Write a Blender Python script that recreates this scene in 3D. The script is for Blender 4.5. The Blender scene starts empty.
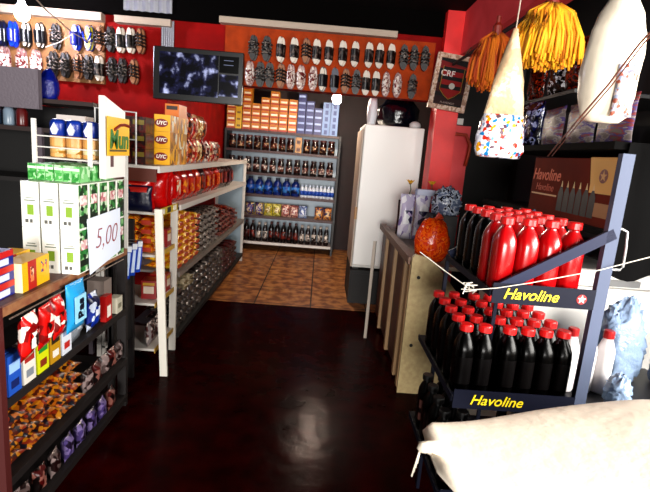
import bpy, math, random
from mathutils import Vector, Matrix
R = random.Random(7)
PI = math.pi
C = bpy.context.scene.collection
sc = bpy.context.scene

# ------------------------------------------------------------------ camera
F, CX, CY = 466.0, 325.0, 246.0
fy = Vector(((322-CX)/F, (155-CY)/F, 1)).normalized()
dn = Vector(((131-CX)/F, (2635-CY)/F, 1)).normalized()
dn = (dn - fy*dn.dot(fy)).normalized()
xx = dn.cross(fy)
EYE = Vector((0, 0, 1.6))
def P(px, py, Y):
    """the world point at distance Y into the shop seen at photo pixel px, py"""
    d = Vector(((px-CX)/F, (py-CY)/F, 1))
    r = Vector((d.dot(xx), d.dot(fy), -d.dot(dn)))
    return r*(Y/r.y) + EYE
cd = bpy.data.cameras.new('camera'); cam = bpy.data.objects.new('camera', cd); C.objects.link(cam)
cd.sensor_width = 36; cd.lens = F/650*36; cd.clip_start = 0.02
cam.matrix_world = Matrix(((xx[0], -xx[1], -xx[2], 0), (fy[0], -fy[1], -fy[2], 0), (-dn[0], dn[1], dn[2], 1.6), (0, 0, 0, 1)))
sc.camera = cam

# ------------------------------------------------------------------ materials
def hx(s):
    def l(c):
        c /= 255
        return (c/12.92 if c <= .04045 else ((c+.055)/1.055)**2.4)**1.3
    return tuple(l(int(s[i:i+2], 16)) for i in (0, 2, 4)) + (1,)
_m = {}
def mat(col, rough=.5, metal=0, spec=.5, bump=0, bscale=60, trans=0, alpha=1):
    k = (col, rough, metal, spec, bump, bscale, trans, alpha)
    if k in _m: return _m[k]
    m = bpy.data.materials.new('paint_'+col); m.use_nodes = True
    b = m.node_tree.nodes['Principled BSDF']
    b.inputs['Base Color'].default_value = hx(col)
    b.inputs['Roughness'].default_value = rough
    b.inputs['Metallic'].default_value = metal
    b.inputs['Specular IOR Level'].default_value = spec
    b.inputs['Transmission Weight'].default_value = trans
    b.inputs['Alpha'].default_value = alpha
    if bump:
        nt = m.node_tree
        tc = nt.nodes.new('ShaderNodeTexCoord'); n = nt.nodes.new('ShaderNodeTexNoise'); bp = nt.nodes.new('ShaderNodeBump')
        n.inputs['Scale'].default_value = bscale; n.inputs['Detail'].default_value = 4
        bp.inputs['Strength'].default_value = bump; bp.inputs['Distance'].default_value = .02
        nt.links.new(tc.outputs['Object'], n.inputs['Vector']); nt.links.new(n.outputs['Fac'], bp.inputs['Height'])
        nt.links.new(bp.outputs['Normal'], b.inputs['Normal'])
    _m[k] = m
    return m
def printed(cols, scale=40, rough=.35, stretch=(1, 1, 1), noise=False, bump=0, trans=0):
    """printed packaging: constant patches of the given colours"""
    k = ('p', tuple(cols), scale, rough, stretch, noise, bump, trans)
    if k in _m: return _m[k]
    m = bpy.data.materials.new('print_'+cols[0]); m.use_nodes = True
    nt = m.node_tree; N = nt.nodes.new; L = nt.links.new
    b = nt.nodes['Principled BSDF']; b.inputs['Roughness'].default_value = rough
    tc = N('ShaderNodeTexCoord'); mp = N('ShaderNodeMapping'); mp.inputs['Scale'].default_value = stretch
    oi = N('ShaderNodeObjectInfo'); mu = N('ShaderNodeVectorMath'); mu.operation = 'MULTIPLY_ADD'
    mu.inputs[1].default_value = (7, 5, 9)
    L(tc.outputs['Object'], mp.inputs['Vector']); L(oi.outputs['Random'], mu.inputs[0]); L(mp.outputs['Vector'], mu.inputs[2])
    cr = N('ShaderNodeValToRGB'); cr.color_ramp.interpolation = 'CONSTANT'
    if noise:
        t = N('ShaderNodeTexNoise'); t.inputs['Scale'].default_value = scale; t.inputs['Detail'].default_value = 3
        L(mu.outputs[0], t.inputs['Vector']); L(t.outputs['Fac'], cr.inputs['Fac'])
        pos = [0] + [.38 + .26*i/max(1, len(cols)-1) for i in range(1, len(cols))]
    else:
        t = N('ShaderNodeTexVoronoi'); t.inputs['Scale'].default_value = scale
        sp = N('ShaderNodeSeparateColor')
        L(mu.outputs[0], t.inputs['Vector']); L(t.outputs['Color'], sp.inputs[0]); L(sp.outputs[0], cr.inputs['Fac'])
        pos = [i/len(cols) for i in range(len(cols))]
    e = cr.color_ramp.elements
    while len(e) < len(cols): e.new(.5)
    for i, c in enumerate(cols):
        e[i].position = pos[i]; e[i].color = hx(c)
    L(cr.outputs['Color'], b.inputs['Base Color'])
    if trans: b.inputs['Transmission Weight'].default_value = trans
    if bump:
        n2 = N('ShaderNodeTexNoise'); n2.inputs['Scale'].default_value = 30; bp = N('ShaderNodeBump')
        bp.inputs['Strength'].default_value = bump; bp.inputs['Distance'].default_value = .02
        L(tc.outputs['Object'], n2.inputs['Vector']); L(n2.outputs['Fac'], bp.inputs['Height']); L(bp.outputs['Normal'], b.inputs['Normal'])
    _m[k] = m
    return m
def emit(col, s):
    m = bpy.data.materials.new('glow_'+col); m.use_nodes = True
    b = m.node_tree.nodes['Principled BSDF']; b.inputs['Base Color'].default_value = (0, 0, 0, 1)
    b.inputs['Emission Color'].default_value = hx(col); b.inputs['Emission Strength'].default_value = s
    return m

# ------------------------------------------------------------------ mesh builder
class MB:
    def __init__(s): s.v, s.f, s.mi = [], [], []
    def add(s, vs, fs, mi=0, M=None):
        o = len(s.v)
        s.v += [tuple(M @ Vector(p)) if M else tuple(p) for p in vs]
        s.f += [tuple(i+o for i in f) for f in fs]
        s.mi += list(mi) if isinstance(mi, (list, tuple)) else [mi]*len(fs)
        return s
    def box(s, x0, x1, y0, y1, z0, z1, mi=0, M=None):
        return s.add([(x0,y0,z0),(x1,y0,z0),(x1,y1,z0),(x0,y1,z0),(x0,y0,z1),(x1,y0,z1),(x1,y1,z1),(x0,y1,z1)],
                     [(0,3,2,1),(4,5,6,7),(0,1,5,4),(1,2,6,5),(2,3,7,6),(3,0,4,7)], mi, M)   # bottom top front right back left
    def lathe(s, prof, n=16, mi=0, sx=1, sy=1, M=None):
        vs, fs, ms = [], [], []
        for r, z in prof:
            for i in range(n):
                a = 2*PI*i/n; vs.append((r*sx*math.cos(a), r*sy*math.sin(a), z))
        for j in range(len(prof)-1):
            for i in range(n):
                k = (i+1) % n
                fs.append((j*n+i, j*n+k, (j+1)*n+k, (j+1)*n+i)); ms.append(mi[j] if isinstance(mi, list) else mi)
        fs.append(tuple(range(n-1, -1, -1))); ms.append(mi[0] if isinstance(mi, list) else mi)
        fs.append(tuple((len(prof)-1)*n+i for i in range(n))); ms.append(mi[-1] if isinstance(mi, list) else mi)
        return s.add(vs, fs, ms, M)
    def tube(s, pts, r, n=6, mi=0, M=None):
        pts = [Vector(p) for p in pts]; vs, fs = [], []
        for j, p in enumerate(pts):
            d = (pts[min(j+1, len(pts)-1)] - pts[max(j-1, 0)]).normalized()
            u = d.cross(Vector((0, 0, 1)) if abs(d.z) < .9 else Vector((1, 0, 0))).normalized(); w = d.cross(u)
            rr = r[j] if isinstance(r, (list, tuple)) else r
            for i in range(n):
                a = 2*PI*i/n; vs.append(p + (u*math.cos(a) + w*math.sin(a))*rr)
        for j in range(len(pts)-1):
            for i in range(n):
                k = (i+1) % n; fs.append((j*n+i, j*n+k, (j+1)*n+k, (j+1)*n+i))
        fs += [tuple(range(n-1, -1, -1)), tuple((len(pts)-1)*n+i for i in range(n))]
        return s.add(vs, fs, mi, M)
    def prism(s, outl, y0, y1, mi=0, M=None):
        """outline of (x, z) points, counter-clockwise seen from -Y, between y0 and y1"""
        n = len(outl)
        vs = [(x, y0, z) for x, z in outl] + [(x, y1, z) for x, z in outl]
        fs = [tuple(range(n)), tuple(range(2*n-1, n-1, -1))] + [(i, i+n, (i+1) % n+n, (i+1) % n) for i in range(n)]
        return s.add(vs, fs, mi, M)
    def pillow(s, w, h, t, nu=10, nv=12, mi=0, M=None, wav=.15, seed=1):
        """sealed pouch standing on z=0, facing -Y; the flat crimped ends are its top and bottom"""
        rr = random.Random(seed); ph = [rr.uniform(0, 6) for _ in range(4)]
        vs, fs = [], []
        for side in (-1, 1):
            for j in range(nv+1):
                v = j/nv
                for i in range(nu+1):
                    u = 2*i/nu-1
                    e = min(1, max(0, (min(v, 1-v)-.05)/.22)); e = e*(2-e)
                    prof = (1-abs(u)**2.6)**.6*e
                    bul = t/2*prof*(1+wav*math.sin(5*u+ph[0]+3*v)*math.sin(7*v+ph[1]))
                    pinch = 1-.07*math.sin(PI*v)*(1-.3*math.sin(9*v+ph[2]))
                    vs.append((u*w/2*pinch, side*(bul+.0008), h*v))
        m = (nu+1)*(nv+1)
        for sd in (0, 1):
            for j in range(nv):
                for i in range(nu):
                    a = sd*m+j*(nu+1)+i; q = (a, a+1, a+nu+2, a+nu+1)
                    fs.append(q if sd == 0 else q[::-1])
        for i in range(nu):
            fs.append((i+1, i, m+i, m+i+1)); a = nv*(nu+1)+i; fs.append((a, a+1, m+a+1, m+a))
        for j in range(nv):
            a = j*(nu+1); fs.append((a, a+nu+1, m+a+nu+1, m+a)); a += nu; fs.append((a+nu+1, a, m+a, m+a+nu+1))
        return s.add(vs, fs, mi, M)
    def blob(s, rx, ry, rz, n=18, m=12, amp=.15, freq=3, seed=0, mi=0, M=None, flat=.35):
        """crumpled round bag with a flattened bottom at z=0"""
        rr = random.Random(seed); wv = [(Vector((rr.uniform(-1, 1), rr.uniform(-1, 1), rr.uniform(-1, 1)))*freq*(1+k*.6), rr.uniform(0, 6)) for k in range(5)]
        vs, fs = [], []
        for j in range(m+1):
            th = PI*(.001+.998*j/m)
            for i in range(n):
                a = 2*PI*i/n; d = Vector((math.sin(th)*math.cos(a), math.sin(th)*math.sin(a), -math.cos(th)))
                k = 1+amp*sum(abs(math.sin(d.dot(w)+p))-.6 for w, p in wv)/2.2
                z = max(d.z*k, -1+flat)
                vs.append((d.x*k*rx, d.y*k*ry, (z+1-flat)*rz))
        for j in range(m):
            for i in range(n):
                k = (i+1) % n; fs.append((j*n+i, j*n+k, (j+1)*n+k, (j+1)*n+i))
        fs += [tuple(range(n-1, -1, -1)), tuple(m*n+i for i in range(n))]
        return s.add(vs, fs, mi, M)
    def build(s, name, mats, parent=None, loc=(0, 0, 0), rot=(0, 0, 0), smooth=False, bevel=0):
        me = bpy.data.meshes.new(name); me.from_pydata(s.v, [], s.f)
        for m in (mats if isinstance(mats, (list, tuple)) else [mats]): me.materials.append(m)
        me.polygons.foreach_set('material_index', s.mi)
        if smooth: me.polygons.foreach_set('use_smooth', [True]*len(s.f))
        me.update()
        o = bpy.data.objects.new(name, me); C.objects.link(o); o.parent = parent; o.location = loc; o.rotation_euler = rot
        if bevel:
            b = o.modifiers.new('bevel', 'BEVEL'); b.width = bevel; b.segments = 2; b.limit_method = 'ANGLE'
        return o
def text(name, s, size, m, parent, loc, rot, shear=0, ext=.0006, bold=0, align='CENTER'):
    cu = bpy.data.curves.new(name, 'FONT'); cu.body = s; cu.size = size; cu.shear = shear; cu.extrude = ext; cu.offset = bold
    cu.align_x = align; cu.align_y = 'CENTER'; cu.materials.append(m)
    o = bpy.data.objects.new(name, cu); C.objects.link(o)
    me = bpy.data.meshes.new_from_object(o.evaluated_get(bpy.context.evaluated_depsgraph_get()))
    bpy.data.objects.remove(o); me.materials.clear(); me.materials.append(m)
    o = bpy.data.objects.new(name, me); C.objects.link(o); o.parent = parent; o.location = loc; o.rotation_euler = rot
    return o
def T(x=0, y=0, z=0): return Matrix.Translation((x, y, z))
def RX(a): return Matrix.Rotation(a, 4, 'X')
def RY(a): return Matrix.Rotation(a, 4, 'Y')
def RZ(a): return Matrix.Rotation(a, 4, 'Z')
FRONT = (PI/2, 0, 0); AISLE = (PI/2, 0, PI/2); LEFTW = (PI/2, 0, -PI/2)
def tag(o, label=None, cat=None, group=None, kind=None):
    for k, v in (('label', label), ('category', cat), ('group', group), ('kind', kind)):
        if v: o[k] = v
    return o
def empty(name, loc=(0, 0, 0), rz=0):
    o = bpy.data.objects.new(name, None); C.objects.link(o); o.location = loc; o.rotation_euler = (0, 0, rz); o.empty_display_size = .05
    return o
def struct(o, label=None): return tag(o, label, kind='structure')
kids = {}
def dup(o, loc, rot, label, group=None, cat=None):
    r = o.copy(); C.objects.link(r); r.location = loc; r.rotation_euler = rot
    r['label'] = label
    if group: r['group'] = group
    for ch in o.children:
        c = ch.copy(); C.objects.link(c); c.parent = r
        for g in ch.children:
            d = g.copy(); C.objects.link(d); d.parent = c
    return r
class Kind:
    """first placing moves the source itself, later ones copy it"""
    def __init__(s, o, cat, group): s.o, s.used, s.cat, s.group = o, False, cat, group
    def put(s, loc, rot, label, group=None):
        if not isinstance(rot, (tuple, list)): rot = (0, 0, rot)
        if not s.used:
            s.used = True; o = s.o; o.location = loc; o.rotation_euler = rot
            tag(o, label, s.cat, group or s.group)
            return o
        return dup(s.o, loc, rot, label, group or s.group)
ORD = ['first','second','third','fourth','fifth','sixth','seventh','eighth','ninth','tenth','eleventh','twelfth','thirteenth','fourteenth','fifteenth','sixteenth','seventeenth','eighteenth','nineteenth','twentieth']
LAY = ['bottom', 'second', 'third', 'fourth', 'fifth', 'sixth', 'seventh', 'eighth', 'ninth']
def lay(i, n):
    return 'top' if i == n-1 and n > 1 else LAY[i]

# ------------------------------------------------------------------ the room
def brickless(name, col1, col2, scale, rough, bump=.2, spec=.5):
    m = bpy.data.materials.new(name); m.use_nodes = True
    nt = m.node_tree; N = nt.nodes.new; L = nt.links.new; b = nt.nodes['Principled BSDF']
    tc = N('ShaderNodeTexCoord'); n = N('ShaderNodeTexNoise'); n.inputs['Scale'].default_value = scale; n.inputs['Detail'].default_value = 6
    cr = N('ShaderNodeValToRGB'); cr.color_ramp.elements[0].position = .35; cr.color_ramp.elements[1].position = .7
    cr.color_ramp.elements[0].color = hx(col1); cr.color_ramp.elements[1].color = hx(col2)
    bp = N('ShaderNodeBump'); bp.inputs['Strength'].default_value = bump; bp.inputs['Distance'].default_value = .01
    L(tc.outputs['Object'], n.inputs['Vector']); L(n.outputs['Fac'], cr.inputs['Fac']); L(cr.outputs['Color'], b.inputs['Base Color'])
    L(n.outputs['Fac'], bp.inputs['Height']); L(bp.outputs['Normal'], b.inputs['Normal'])
    b.inputs['Roughness'].default_value = rough; b.inputs['Specular IOR Level'].default_value = spec
    if name == 'red_cement': b.inputs['IOR'].default_value = 1.1; b.inputs['Specular Tint'].default_value = (1, .35, .35, 1)
    return m
red_wall = brickless('red_paint', '860604', 'a00906', 5, .75, .2, .1)
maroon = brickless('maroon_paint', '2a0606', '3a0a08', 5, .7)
darkwall = brickless('dark_wall', '0e0807', '1a0d0b', 4, .8)
floor_m = brickless('red_cement', '2a0404', '440808', 7, .2, .35, .3)
ceil_m = brickless('dark_boards', '120807', '22100d', 6, .9, .2, .1)  # dark brown ceiling boards, mottled in two tones
pink_wall = brickless('rose_paint', 'e0484c', 'f06064', 4, .6)
def tile_mat():
    m = bpy.data.materials.new('floor_tiles'); m.use_nodes = True
    nt = m.node_tree; N = nt.nodes.new; L = nt.links.new; b = nt.nodes['Principled BSDF']
    tc = N('ShaderNodeTexCoord'); br = N('ShaderNodeTexBrick'); br.offset = 0
    br.inputs['Scale'].default_value = 1; br.inputs['Brick Width'].default_value = .6; br.inputs['Row Height'].default_value = .6; br.inputs['Mortar Size'].default_value = .008
    br.inputs['Color1'].default_value = hx('d09a62'); br.inputs['Color2'].default_value = hx('c48c56'); br.inputs['Mortar'].default_value = hx('4a2418')
    n = N('ShaderNodeTexNoise'); n.inputs['Scale'].default_value = 9; n.inputs['Detail'].default_value = 6
    mx = N('ShaderNodeMix'); mx.data_type = 'RGBA'; mx.blend_type = 'MULTIPLY'; mx.inputs['Factor'].default_value = .8
    cr = N('ShaderNodeValToRGB'); cr.color_ramp.elements[0].color = hx('9a6a54'); cr.color_ramp.elements[0].position = .4; cr.color_ramp.elements[1].position = .6
    L(tc.outputs['Object'], br.inputs['Vector']); L(tc.outputs['Object'], n.inputs['Vector']); L(n.outputs['Fac'], cr.inputs['Fac'])
    L(br.outputs['Color'], mx.inputs['A']); L(cr.outputs['Color'], mx.inputs['B']); L(mx.outputs['Result'], b.inputs['Base Color'])
    b.inputs['Roughness'].default_value = .4
    return m
XL, XR, YB, ZC = -4.0, 1.95, 8.0, 3.0
struct(MB().box(XL, XR, -2.6, 4.75, -.1, 0).build('floor', floor_m))
struct(MB().box(XL, XR, 4.75, YB+.1, -.1, 0).build('floor_tiled', tile_mat()))
struct(MB().box(XL-.1, XR+.1, -2.6, YB+.1, ZC, ZC+.1).build('ceiling', ceil_m))
struct(MB().box(-1.6, XR, YB, YB+.1, 0, ZC).build('wall_back', maroon))
struct(MB().box(XL-.1, XL, -2.6, 4.75, 0, ZC).build('wall_left', darkwall))
struct(MB().box(XR, XR+.1, 1.25, YB+.1, 0, ZC).box(XR, XR+.1, -2.6, 1.25, 2.35, ZC).box(XR, XR+.1, -2.6, -1.3, 0, 2.35).build('wall_right', darkwall))
struct(MB().box(XL, -2.2, -2.7, -2.6, 0, ZC).box(1.6, XR, -2.7, -2.6, 0, ZC).box(-2.2, 1.6, -2.7, -2.6, 2.6, ZC).build('wall_front', darkwall))
struct(MB().box(XL, -1.55, 4.75, 4.87, 0, ZC).build('wall_partition_left', red_wall))
struct(MB().box(-1.55, 1.06, 4.75, 4.87, 2.2, ZC).build('wall_partition_header', red_wall))
struct(MB().box(1.06, 1.27, 4.62, 4.87, 0, ZC).build('wall_pillar', brickless('pillar_red', 'e01414', 'f02420', 5, .5)))
struct(MB().box(1.27, 1.48, 4.84, 4.87, 0, 2.0).box(1.27, XR, 4.84, 4.87, 2.0, ZC, 1).box(1.48, XR, 4.84, 4.87, 0, 2.0, 1).build('wall_partition_right', [pink_wall, darkwall]))
struct(MB().box(-1.65, -1.55, 4.87, YB, 0, ZC).build('wall_back_room_left', red_wall))
struct(MB().box(1.22, 1.42, 1.0, 4.75, 2.62, ZC).build('beam', pink_wall))
# header trims: white and grey boards along the partition
wood_w = mat('b9a99a', .6, bump=.3, bscale=20)
a, b = P(0, 16, 4.7), P(103, 20, 4.7)
struct(MB().box(-3.3, b.x, 4.66, 4.75, 2.66, 2.73).build('trim_1', wood_w), )
struct(MB().box(-2.02, -1.5, 4.66, 4.75, 2.66, 2.72).build('trim_2', wood_w))
struct(MB().box(-1.05, .62, 4.66, 4.75, 2.735, 2.79).build('trim_3', wood_w))
struct(MB().box(XL, 1.06, 4.715, 4.75, 2.79, ZC).box(XL, -1.06, 4.715, 4.75, 2.735, 2.79).build('wall_dark_strip', mat('090403', .95, spec=.05)))  # near-black strip added to turn the top of the red wall dark
tan = brickless('board_tan', '8a6238', '9c7142', 12, .7)
orange_board = brickless('board_orange', 'a04410', 'b85014', 12, .85, .2, .2)
o = MB().box(-3.3, -2.14, 4.72, 4.748, 2.1, 2.655).build('mounted_board', tan)
tag(o, 'tan sandal display board on the red wall under the bare bulb', 'board')
o = MB().box(-1.0, 1.0, 4.72, 4.748, 2.2, 2.73).build('mounted_board', orange_board)
tag(o, 'long orange brown board of sandals over the passage to the back room', 'board')
# corrugated sheet in the roof gap above the TV
def corr(name, x0, x1, z0, z1, y, label):
    m = MB(); n = 24; vs = []; fs = []
    for i in range(n+1):
        t = i/n
        for z in (z0, z1):
            vs.append((x0+(x1-x0)*t + (z-z0)*.0, y+.012*math.sin(i*PI/2), z))
    for i in range(n): fs.append((2*i, 2*i+2, 2*i+3, 2*i+1))
    k = len(vs); vs += [(x, yy+.004, z) for x, yy, z in vs]; fs += [tuple(j+k for j in f[::-1]) for f in fs]
    o = m.add(vs, fs).build(name, mat('a6a6ae', .4, .6, bump=.2), smooth=True)
    return tag(o, label, 'roof sheet')
corr('corrugated_sheet', -1.6, -1.48, 2.49, 2.72, 4.71, 'grey corrugated strip standing on top of the black TV')
corr('corrugated_sheet', -1.95, -1.5, 2.78, 2.995, 4.70, 'grey corrugated sheet under the ceiling above the white trim')

# ------------------------------------------------------------------ lamps
def bulb(p, label, power, col='fff2e0'):
    r = empty('light_bulb', p)
    tag(r, label, 'light bulb')
    pr = [(.002, -.075), (.03, -.068), (.05, -.045), (.058, -.01), (.05, .03), (.03, .06), (.024, .075)]
    MB().lathe(pr, 20).build('globe', emit(col, power), r, smooth=True)
    MB().lathe([(.024, .075), (.024, .12), (.012, .135)], 14).build('socket', mat('d8d2c8', .5), r, smooth=True)
    MB().tube([(0, 0, .13), (0, 0, ZC-p[2])], .004).build('cord', mat('c8c0b8', .6), r)
bulb(P(22, 12, 4.2), 'bare glowing bulb before the sandal board with blue slippers', 420, 'f4f2ff')
bulb(P(337, 98, 6.0), 'bare glowing bulb in the back room passage under the board', 800, 'fff0de')

def area(name, loc, tgt, sx, sy, power, col):
    l = bpy.data.lights.new(name, 'AREA'); l.shape = 'RECTANGLE'; l.size = sx; l.size_y = sy; l.energy = power; l.color = col
    o = bpy.data.objects.new(name, l); C.objects.link(o); o.location = loc
    o.rotation_euler = (Vector(tgt)-Vector(loc)).to_track_quat('-Z', 'Y').to_euler()
area('daylight_entrance', (-.3, -6.5, 1.5), (-.3, 4, 1.5), 3.0, 1.8, 1050, (1, .97, .93))
area('daylight_side_door', (2.45, .2, 1.9), (.9, 1.3, 1.0), 1.8, 1.3, 340, (1, .96, .9))
w = bpy.data.worlds.new('world'); sc.world = w; w.use_nodes = True
w.node_tree.nodes['Background'].inputs[0].default_value = (.9, .95, 1, 1); w.node_tree.nodes['Background'].inputs[1].default_value = .0

# ------------------------------------------------------------------ TV
tv = empty('tv', (-1.222, 4.62, 2.0))
tag(tv, 'black flat TV hung above the yellow boxes, showing a dim picture', 'TV')
MB().box(-.42, .42, 0, .05, 0, .475).build('casing', mat('070708', .3), tv, bevel=.006)
def tvmat():
    m = bpy.data.materials.new('screen_picture'); m.use_nodes = True
    nt = m.node_tree; N = nt.nodes.new; L = nt.links.new; b = nt.nodes['Principled BSDF']
    b.inputs['Base Color'].default_value = (.003, .003, .005, 1); b.inputs['Roughness'].default_value = .15
    tc = N('ShaderNodeTexCoord'); n = N('ShaderNodeTexNoise'); n.inputs['Scale'].default_value = 9; n.inputs['Detail'].default_value = 4
    cr = N('ShaderNodeValToRGB'); e = cr.color_ramp.elements
    e[0].position = .47; e[0].color = (0, 0, 0, 1); e[1].position = .72; e[1].color = hx('c8cdf0'); x = e.new(.56); x.color = hx('2a2b4a')
    L(tc.outputs['Object'], n.inputs['Vector']); L(n.outputs['Fac'], cr.inputs['Fac']); L(cr.outputs['Color'], b.inputs['Emission Color'])
    b.inputs['Emission Strength'].default_value = 1.6
    return m
scm = tvmat()
s_ = MB().box(-.36, .19, -.004, 0, .055, .43).build('screen', [scm], tv)
MB().box(.2, .38, -.004, 0, .28, .43).build('screen_window', [mat('050507', .15)], tv)
MB().box(.2, .38, -.004, 0, .07, .265).build('screen_window', [scm], tv)
for z in (.35, .39): MB().box(.24, .33, -.0055, -.004, z, z+.005).build('caption_line', emit('8f97b8', .7), tv)
MB().box(-.12, .12, .05, .13, .12, .36).build('wall_bracket', mat('111112', .5), tv)

# ------------------------------------------------------------------ sandals hung on the boards
def oval(w, h, waist=.78, n=22):
    pts = []
    for i in range(n):
        a = 2*PI*i/n - PI/2
        x, z = math.cos(a), math.sin(a)
        k = 1 - (1-waist)*math.exp(-((z-.15)/.35)**2)
        k *= (.88 if z > 0 else 1)
        pts.append((x*w/2*k, h/2 + z*h/2))
    return pts
def sandal(sole, foot, strap, kind):
    r = empty('sandal_pair')
    for k, (dx, dy, rz) in enumerate(((-.007, 0, -.02), (.007, .03, .02))):
        M = T(dx, dy, 0) @ RY(rz)
        MB().prism(oval(.07, .225), -.035, -.018, 0, M).prism(oval(.058, .207), -.038, -.0345, 1, M @ T(0, 0, .009)).build('sole', [sole, foot], r)
        s = MB()
        if kind == 'strappy':
            for z in (.06, .09, .12, .15):
                s.tube([(M @ Vector((-.034*math.cos(t), -.036-.035*math.sin(t), z+.012*math.sin(t)))) for t in [PI*q/8 for q in range(9)]], .0075, 6)
            s.tube([M @ Vector(q) for q in ((0, -.068, .07), (.004, -.072, .12), (0, -.07, .18))], .006)
        elif kind == 'slide':
            vs, fs = [], []
            for i in range(9):
                t = PI*i/8
                for z in (.045, .09, .155):
                    vs.append(M @ Vector((-.035*math.cos(t), -.034-.04*math.sin(t), z)))
            for i in range(8):
                for j in range(2): fs.append((i*3+j, i*3+j+1, i*3+j+4, i*3+j+3))
            k0 = len(vs); vs += [v*1 + Vector((0, .006, 0)) for v in vs]; fs += [tuple(q+k0 for q in f[::-1]) for f in fs]
            s.add(vs, fs)
        else:
            for sg in (-1, 1):
                s.tube([M @ Vector(q) for q in ((0, -.038, .065), (sg*.018, -.058, .09), (sg*.036, -.05, .14), (sg*.038, -.034, .165))], .007)
        s.build('strap', strap, r, smooth=True)
    MB().tube([(0, -.02, .217), (0, -.004, .232), (0, .03, .235)], .004).build('hanging_hook', mat('8a8a8a', .4, .8), r)
    return r
wht, blk, tn = mat('d6cabc', .5), mat('0b0909', .35), mat('a5734c', .6)
SK = {
 'w': ('white soled black strappy', sandal(wht, mat('d9cfc4', .5), printed(['0b0909', '2a1c1a', '0b0909', '6a5a54'], 50), 'slide')),
 'd': ('black strappy', sandal(mat('151010', .4), mat('2a2020', .5), printed(['0b0909', '3c3434', '8a7f78'], 60), 'strappy')),
 'b': ('bright blue', sandal(mat('0c3fc0', .4), mat('1450dd', .4), mat('0a2a90', .35), 'slide')),
 'p': ('pale pink wrapped', sandal(mat('a08080', .5), printed(['b89a90', '8a5a55', 'd8c8c0'], 50), printed(['c8b0a8', '7a3a3a', 'e0d6d0'], 60, .2), 'slide')),
 't': ('tan soled brown', sandal(mat('7a4a2a', .5), tn, mat('2a120c', .4), 'strappy')),
 'f': ('white footbed dark toed', sandal(blk, wht, mat('101018', .35), 'slide')),
 'y': ('blue and yellow', sandal(mat('0c2f90', .4), mat('c9c01a', .5), mat('0c3fc0', .35), 'thong')),
 'n': ('navy', sandal(mat('0a0f30', .4), mat('10184a', .4), mat('0a0a18', .35), 'slide')),
}
SKK = {k: Kind(v[1], 'sandals', '') for k, v in SK.items()}
def row(lst, y0, y1, x0, x1, where, grp):
    for i, (px, k) in enumerate(lst):
        py = y0+(y1-y0)*(px-x0)/(x1-x0)
        p = P(px, py, 4.685)
        SKK[k].put((p.x, 4.688, p.z-.12), (0, R.uniform(-.015, .015), R.uniform(-.02, .02)),
                   f'{SK[k][0]} sandal pair, {ORD[i]} from left, {where}', grp)
row([(254,'d'),(267,'d'),(281,'w'),(294.6,'w'),(306.7,'t'),(317,'w'),(329,'w'),(343,'w'),(355,'w'),(369,'w'),(379.5,'w'),(391,'w'),(404,'d'),(414,'d'),(425,'d')],
    47.5, 58, 254, 424, 'upper row on the orange board', 'sandals on the orange board')
row([(250,'p'),(260.5,'d'),(270,'d'),(281,'t'),(291,'p'),(301,'p'),(313,'p'),(323,'f'),(334.5,'n'),(345.5,'t'),(356,'d'),(366,'w'),(376,'w'),(386,'p'),(397,'p'),(412,'d')],
    73, 86, 250, 412, 'lower row on the orange board', 'sandals on the orange board')
row([(3,'n'),(14,'b'),(27,'f'),(41,'f'),(57,'d'),(77,'b'),(90,'y'),(101,'t'),(111.5,'d'),(121.5,'w'),(131.5,'w'),(141.5,'t')],
    33, 41, 0, 147, 'upper row on the far left wall', 'sandals on the far left wall')
row([(6,'p'),(23,'p'),(37,'p'),(54,'d'),(66,'d'),(79,'t'),(89,'d'),(100,'w'),(113,'d'),(123,'d'),(135,'t')],
    60, 71, 20, 130, 'lower row on the far left wall', 'sandals on the far left wall')

# ------------------------------------------------------------------ steel and wood shelving
white_steel = mat('cfcac4', .45)
def gondola():
    r = empty('gondola_shelf', (0, 0, 0))
    tag(r, 'long white steel gondola of groceries running to the back room', 'shelving')
    for z in (.10, .60, 1.125, 1.425):
        MB().box(-1.47, -1.05, 3.53, 6.62, z, z+.018).box(-1.05, -1.035, 3.53, 6.62, z-.022, z+.02).build('shelf', white_steel if z > 1 else mat('8a827c', .5) if z > .3 else mat('1a1210', .6), r)  # same steel, lower shelves coloured darker to carry their shade
    for y in (3.5, 6.62):
        MB().box(-1.46, -1.42, y, y+.03, 0, 1.44).build('upright', white_steel, r)
    MB().box(-1.08, -1.045, 6.62, 6.65, 0, 1.47).build('upright', white_steel, r)
    MB().box(-1.42, -1.08, 6.63, 6.64, .1, 1.42).build('end_panel', mat('9fb0bb', .4), r)
    MB().box(-1.42, -1.06, 3.052, 3.062, 1.34, 1.425).build('header_panel', mat('6a3524', .6), r)
    MB().box(-1.47, -1.05, 3.05, 3.52, 1.425, 1.443).box(-1.05, -1.035, 3.05, 3.52, 1.403, 1.445).build('shelf', white_steel, r)
    MB().box(-1.46, -1.43, 3.06, 3.09, 0, 1.425).build('upright', white_steel, r)
    p = MB().tube([(-1.46, 3.08, 1.44), (-1.46, 3.08, 1.78), (-1.2, 3.08, 1.77), (-1.2, 3.08, 1.44)], .006)
    p.tube([(-1.46, 3.08, 1.6), (-1.2, 3.08, 1.6)], .004).build('wire_guard', mat('c8c8c8', .4), r)
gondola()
r = empty('shelf_rack', (0, 0, 0))
tag(r, 'narrow white rack with a tall front post between the wooden shelves and gondola', 'shelving')
for z in (.17, .50, .84, 1.125):
    MB().box(-1.42, -1.06, 3.05, 3.46, z, z+.016).build('shelf', white_steel, r)
MB().box(-.025, .025, 0, .02, 0, 1.17, M=T(-.985, 3.025, 0) @ RY(-.042)).build('post', mat('e2ddd4', .5), r)
MB().box(-1.09, -1.04, 3.46, 3.48, 0, 1.165).build('post', mat('d9d4cc', .5), r)
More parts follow.
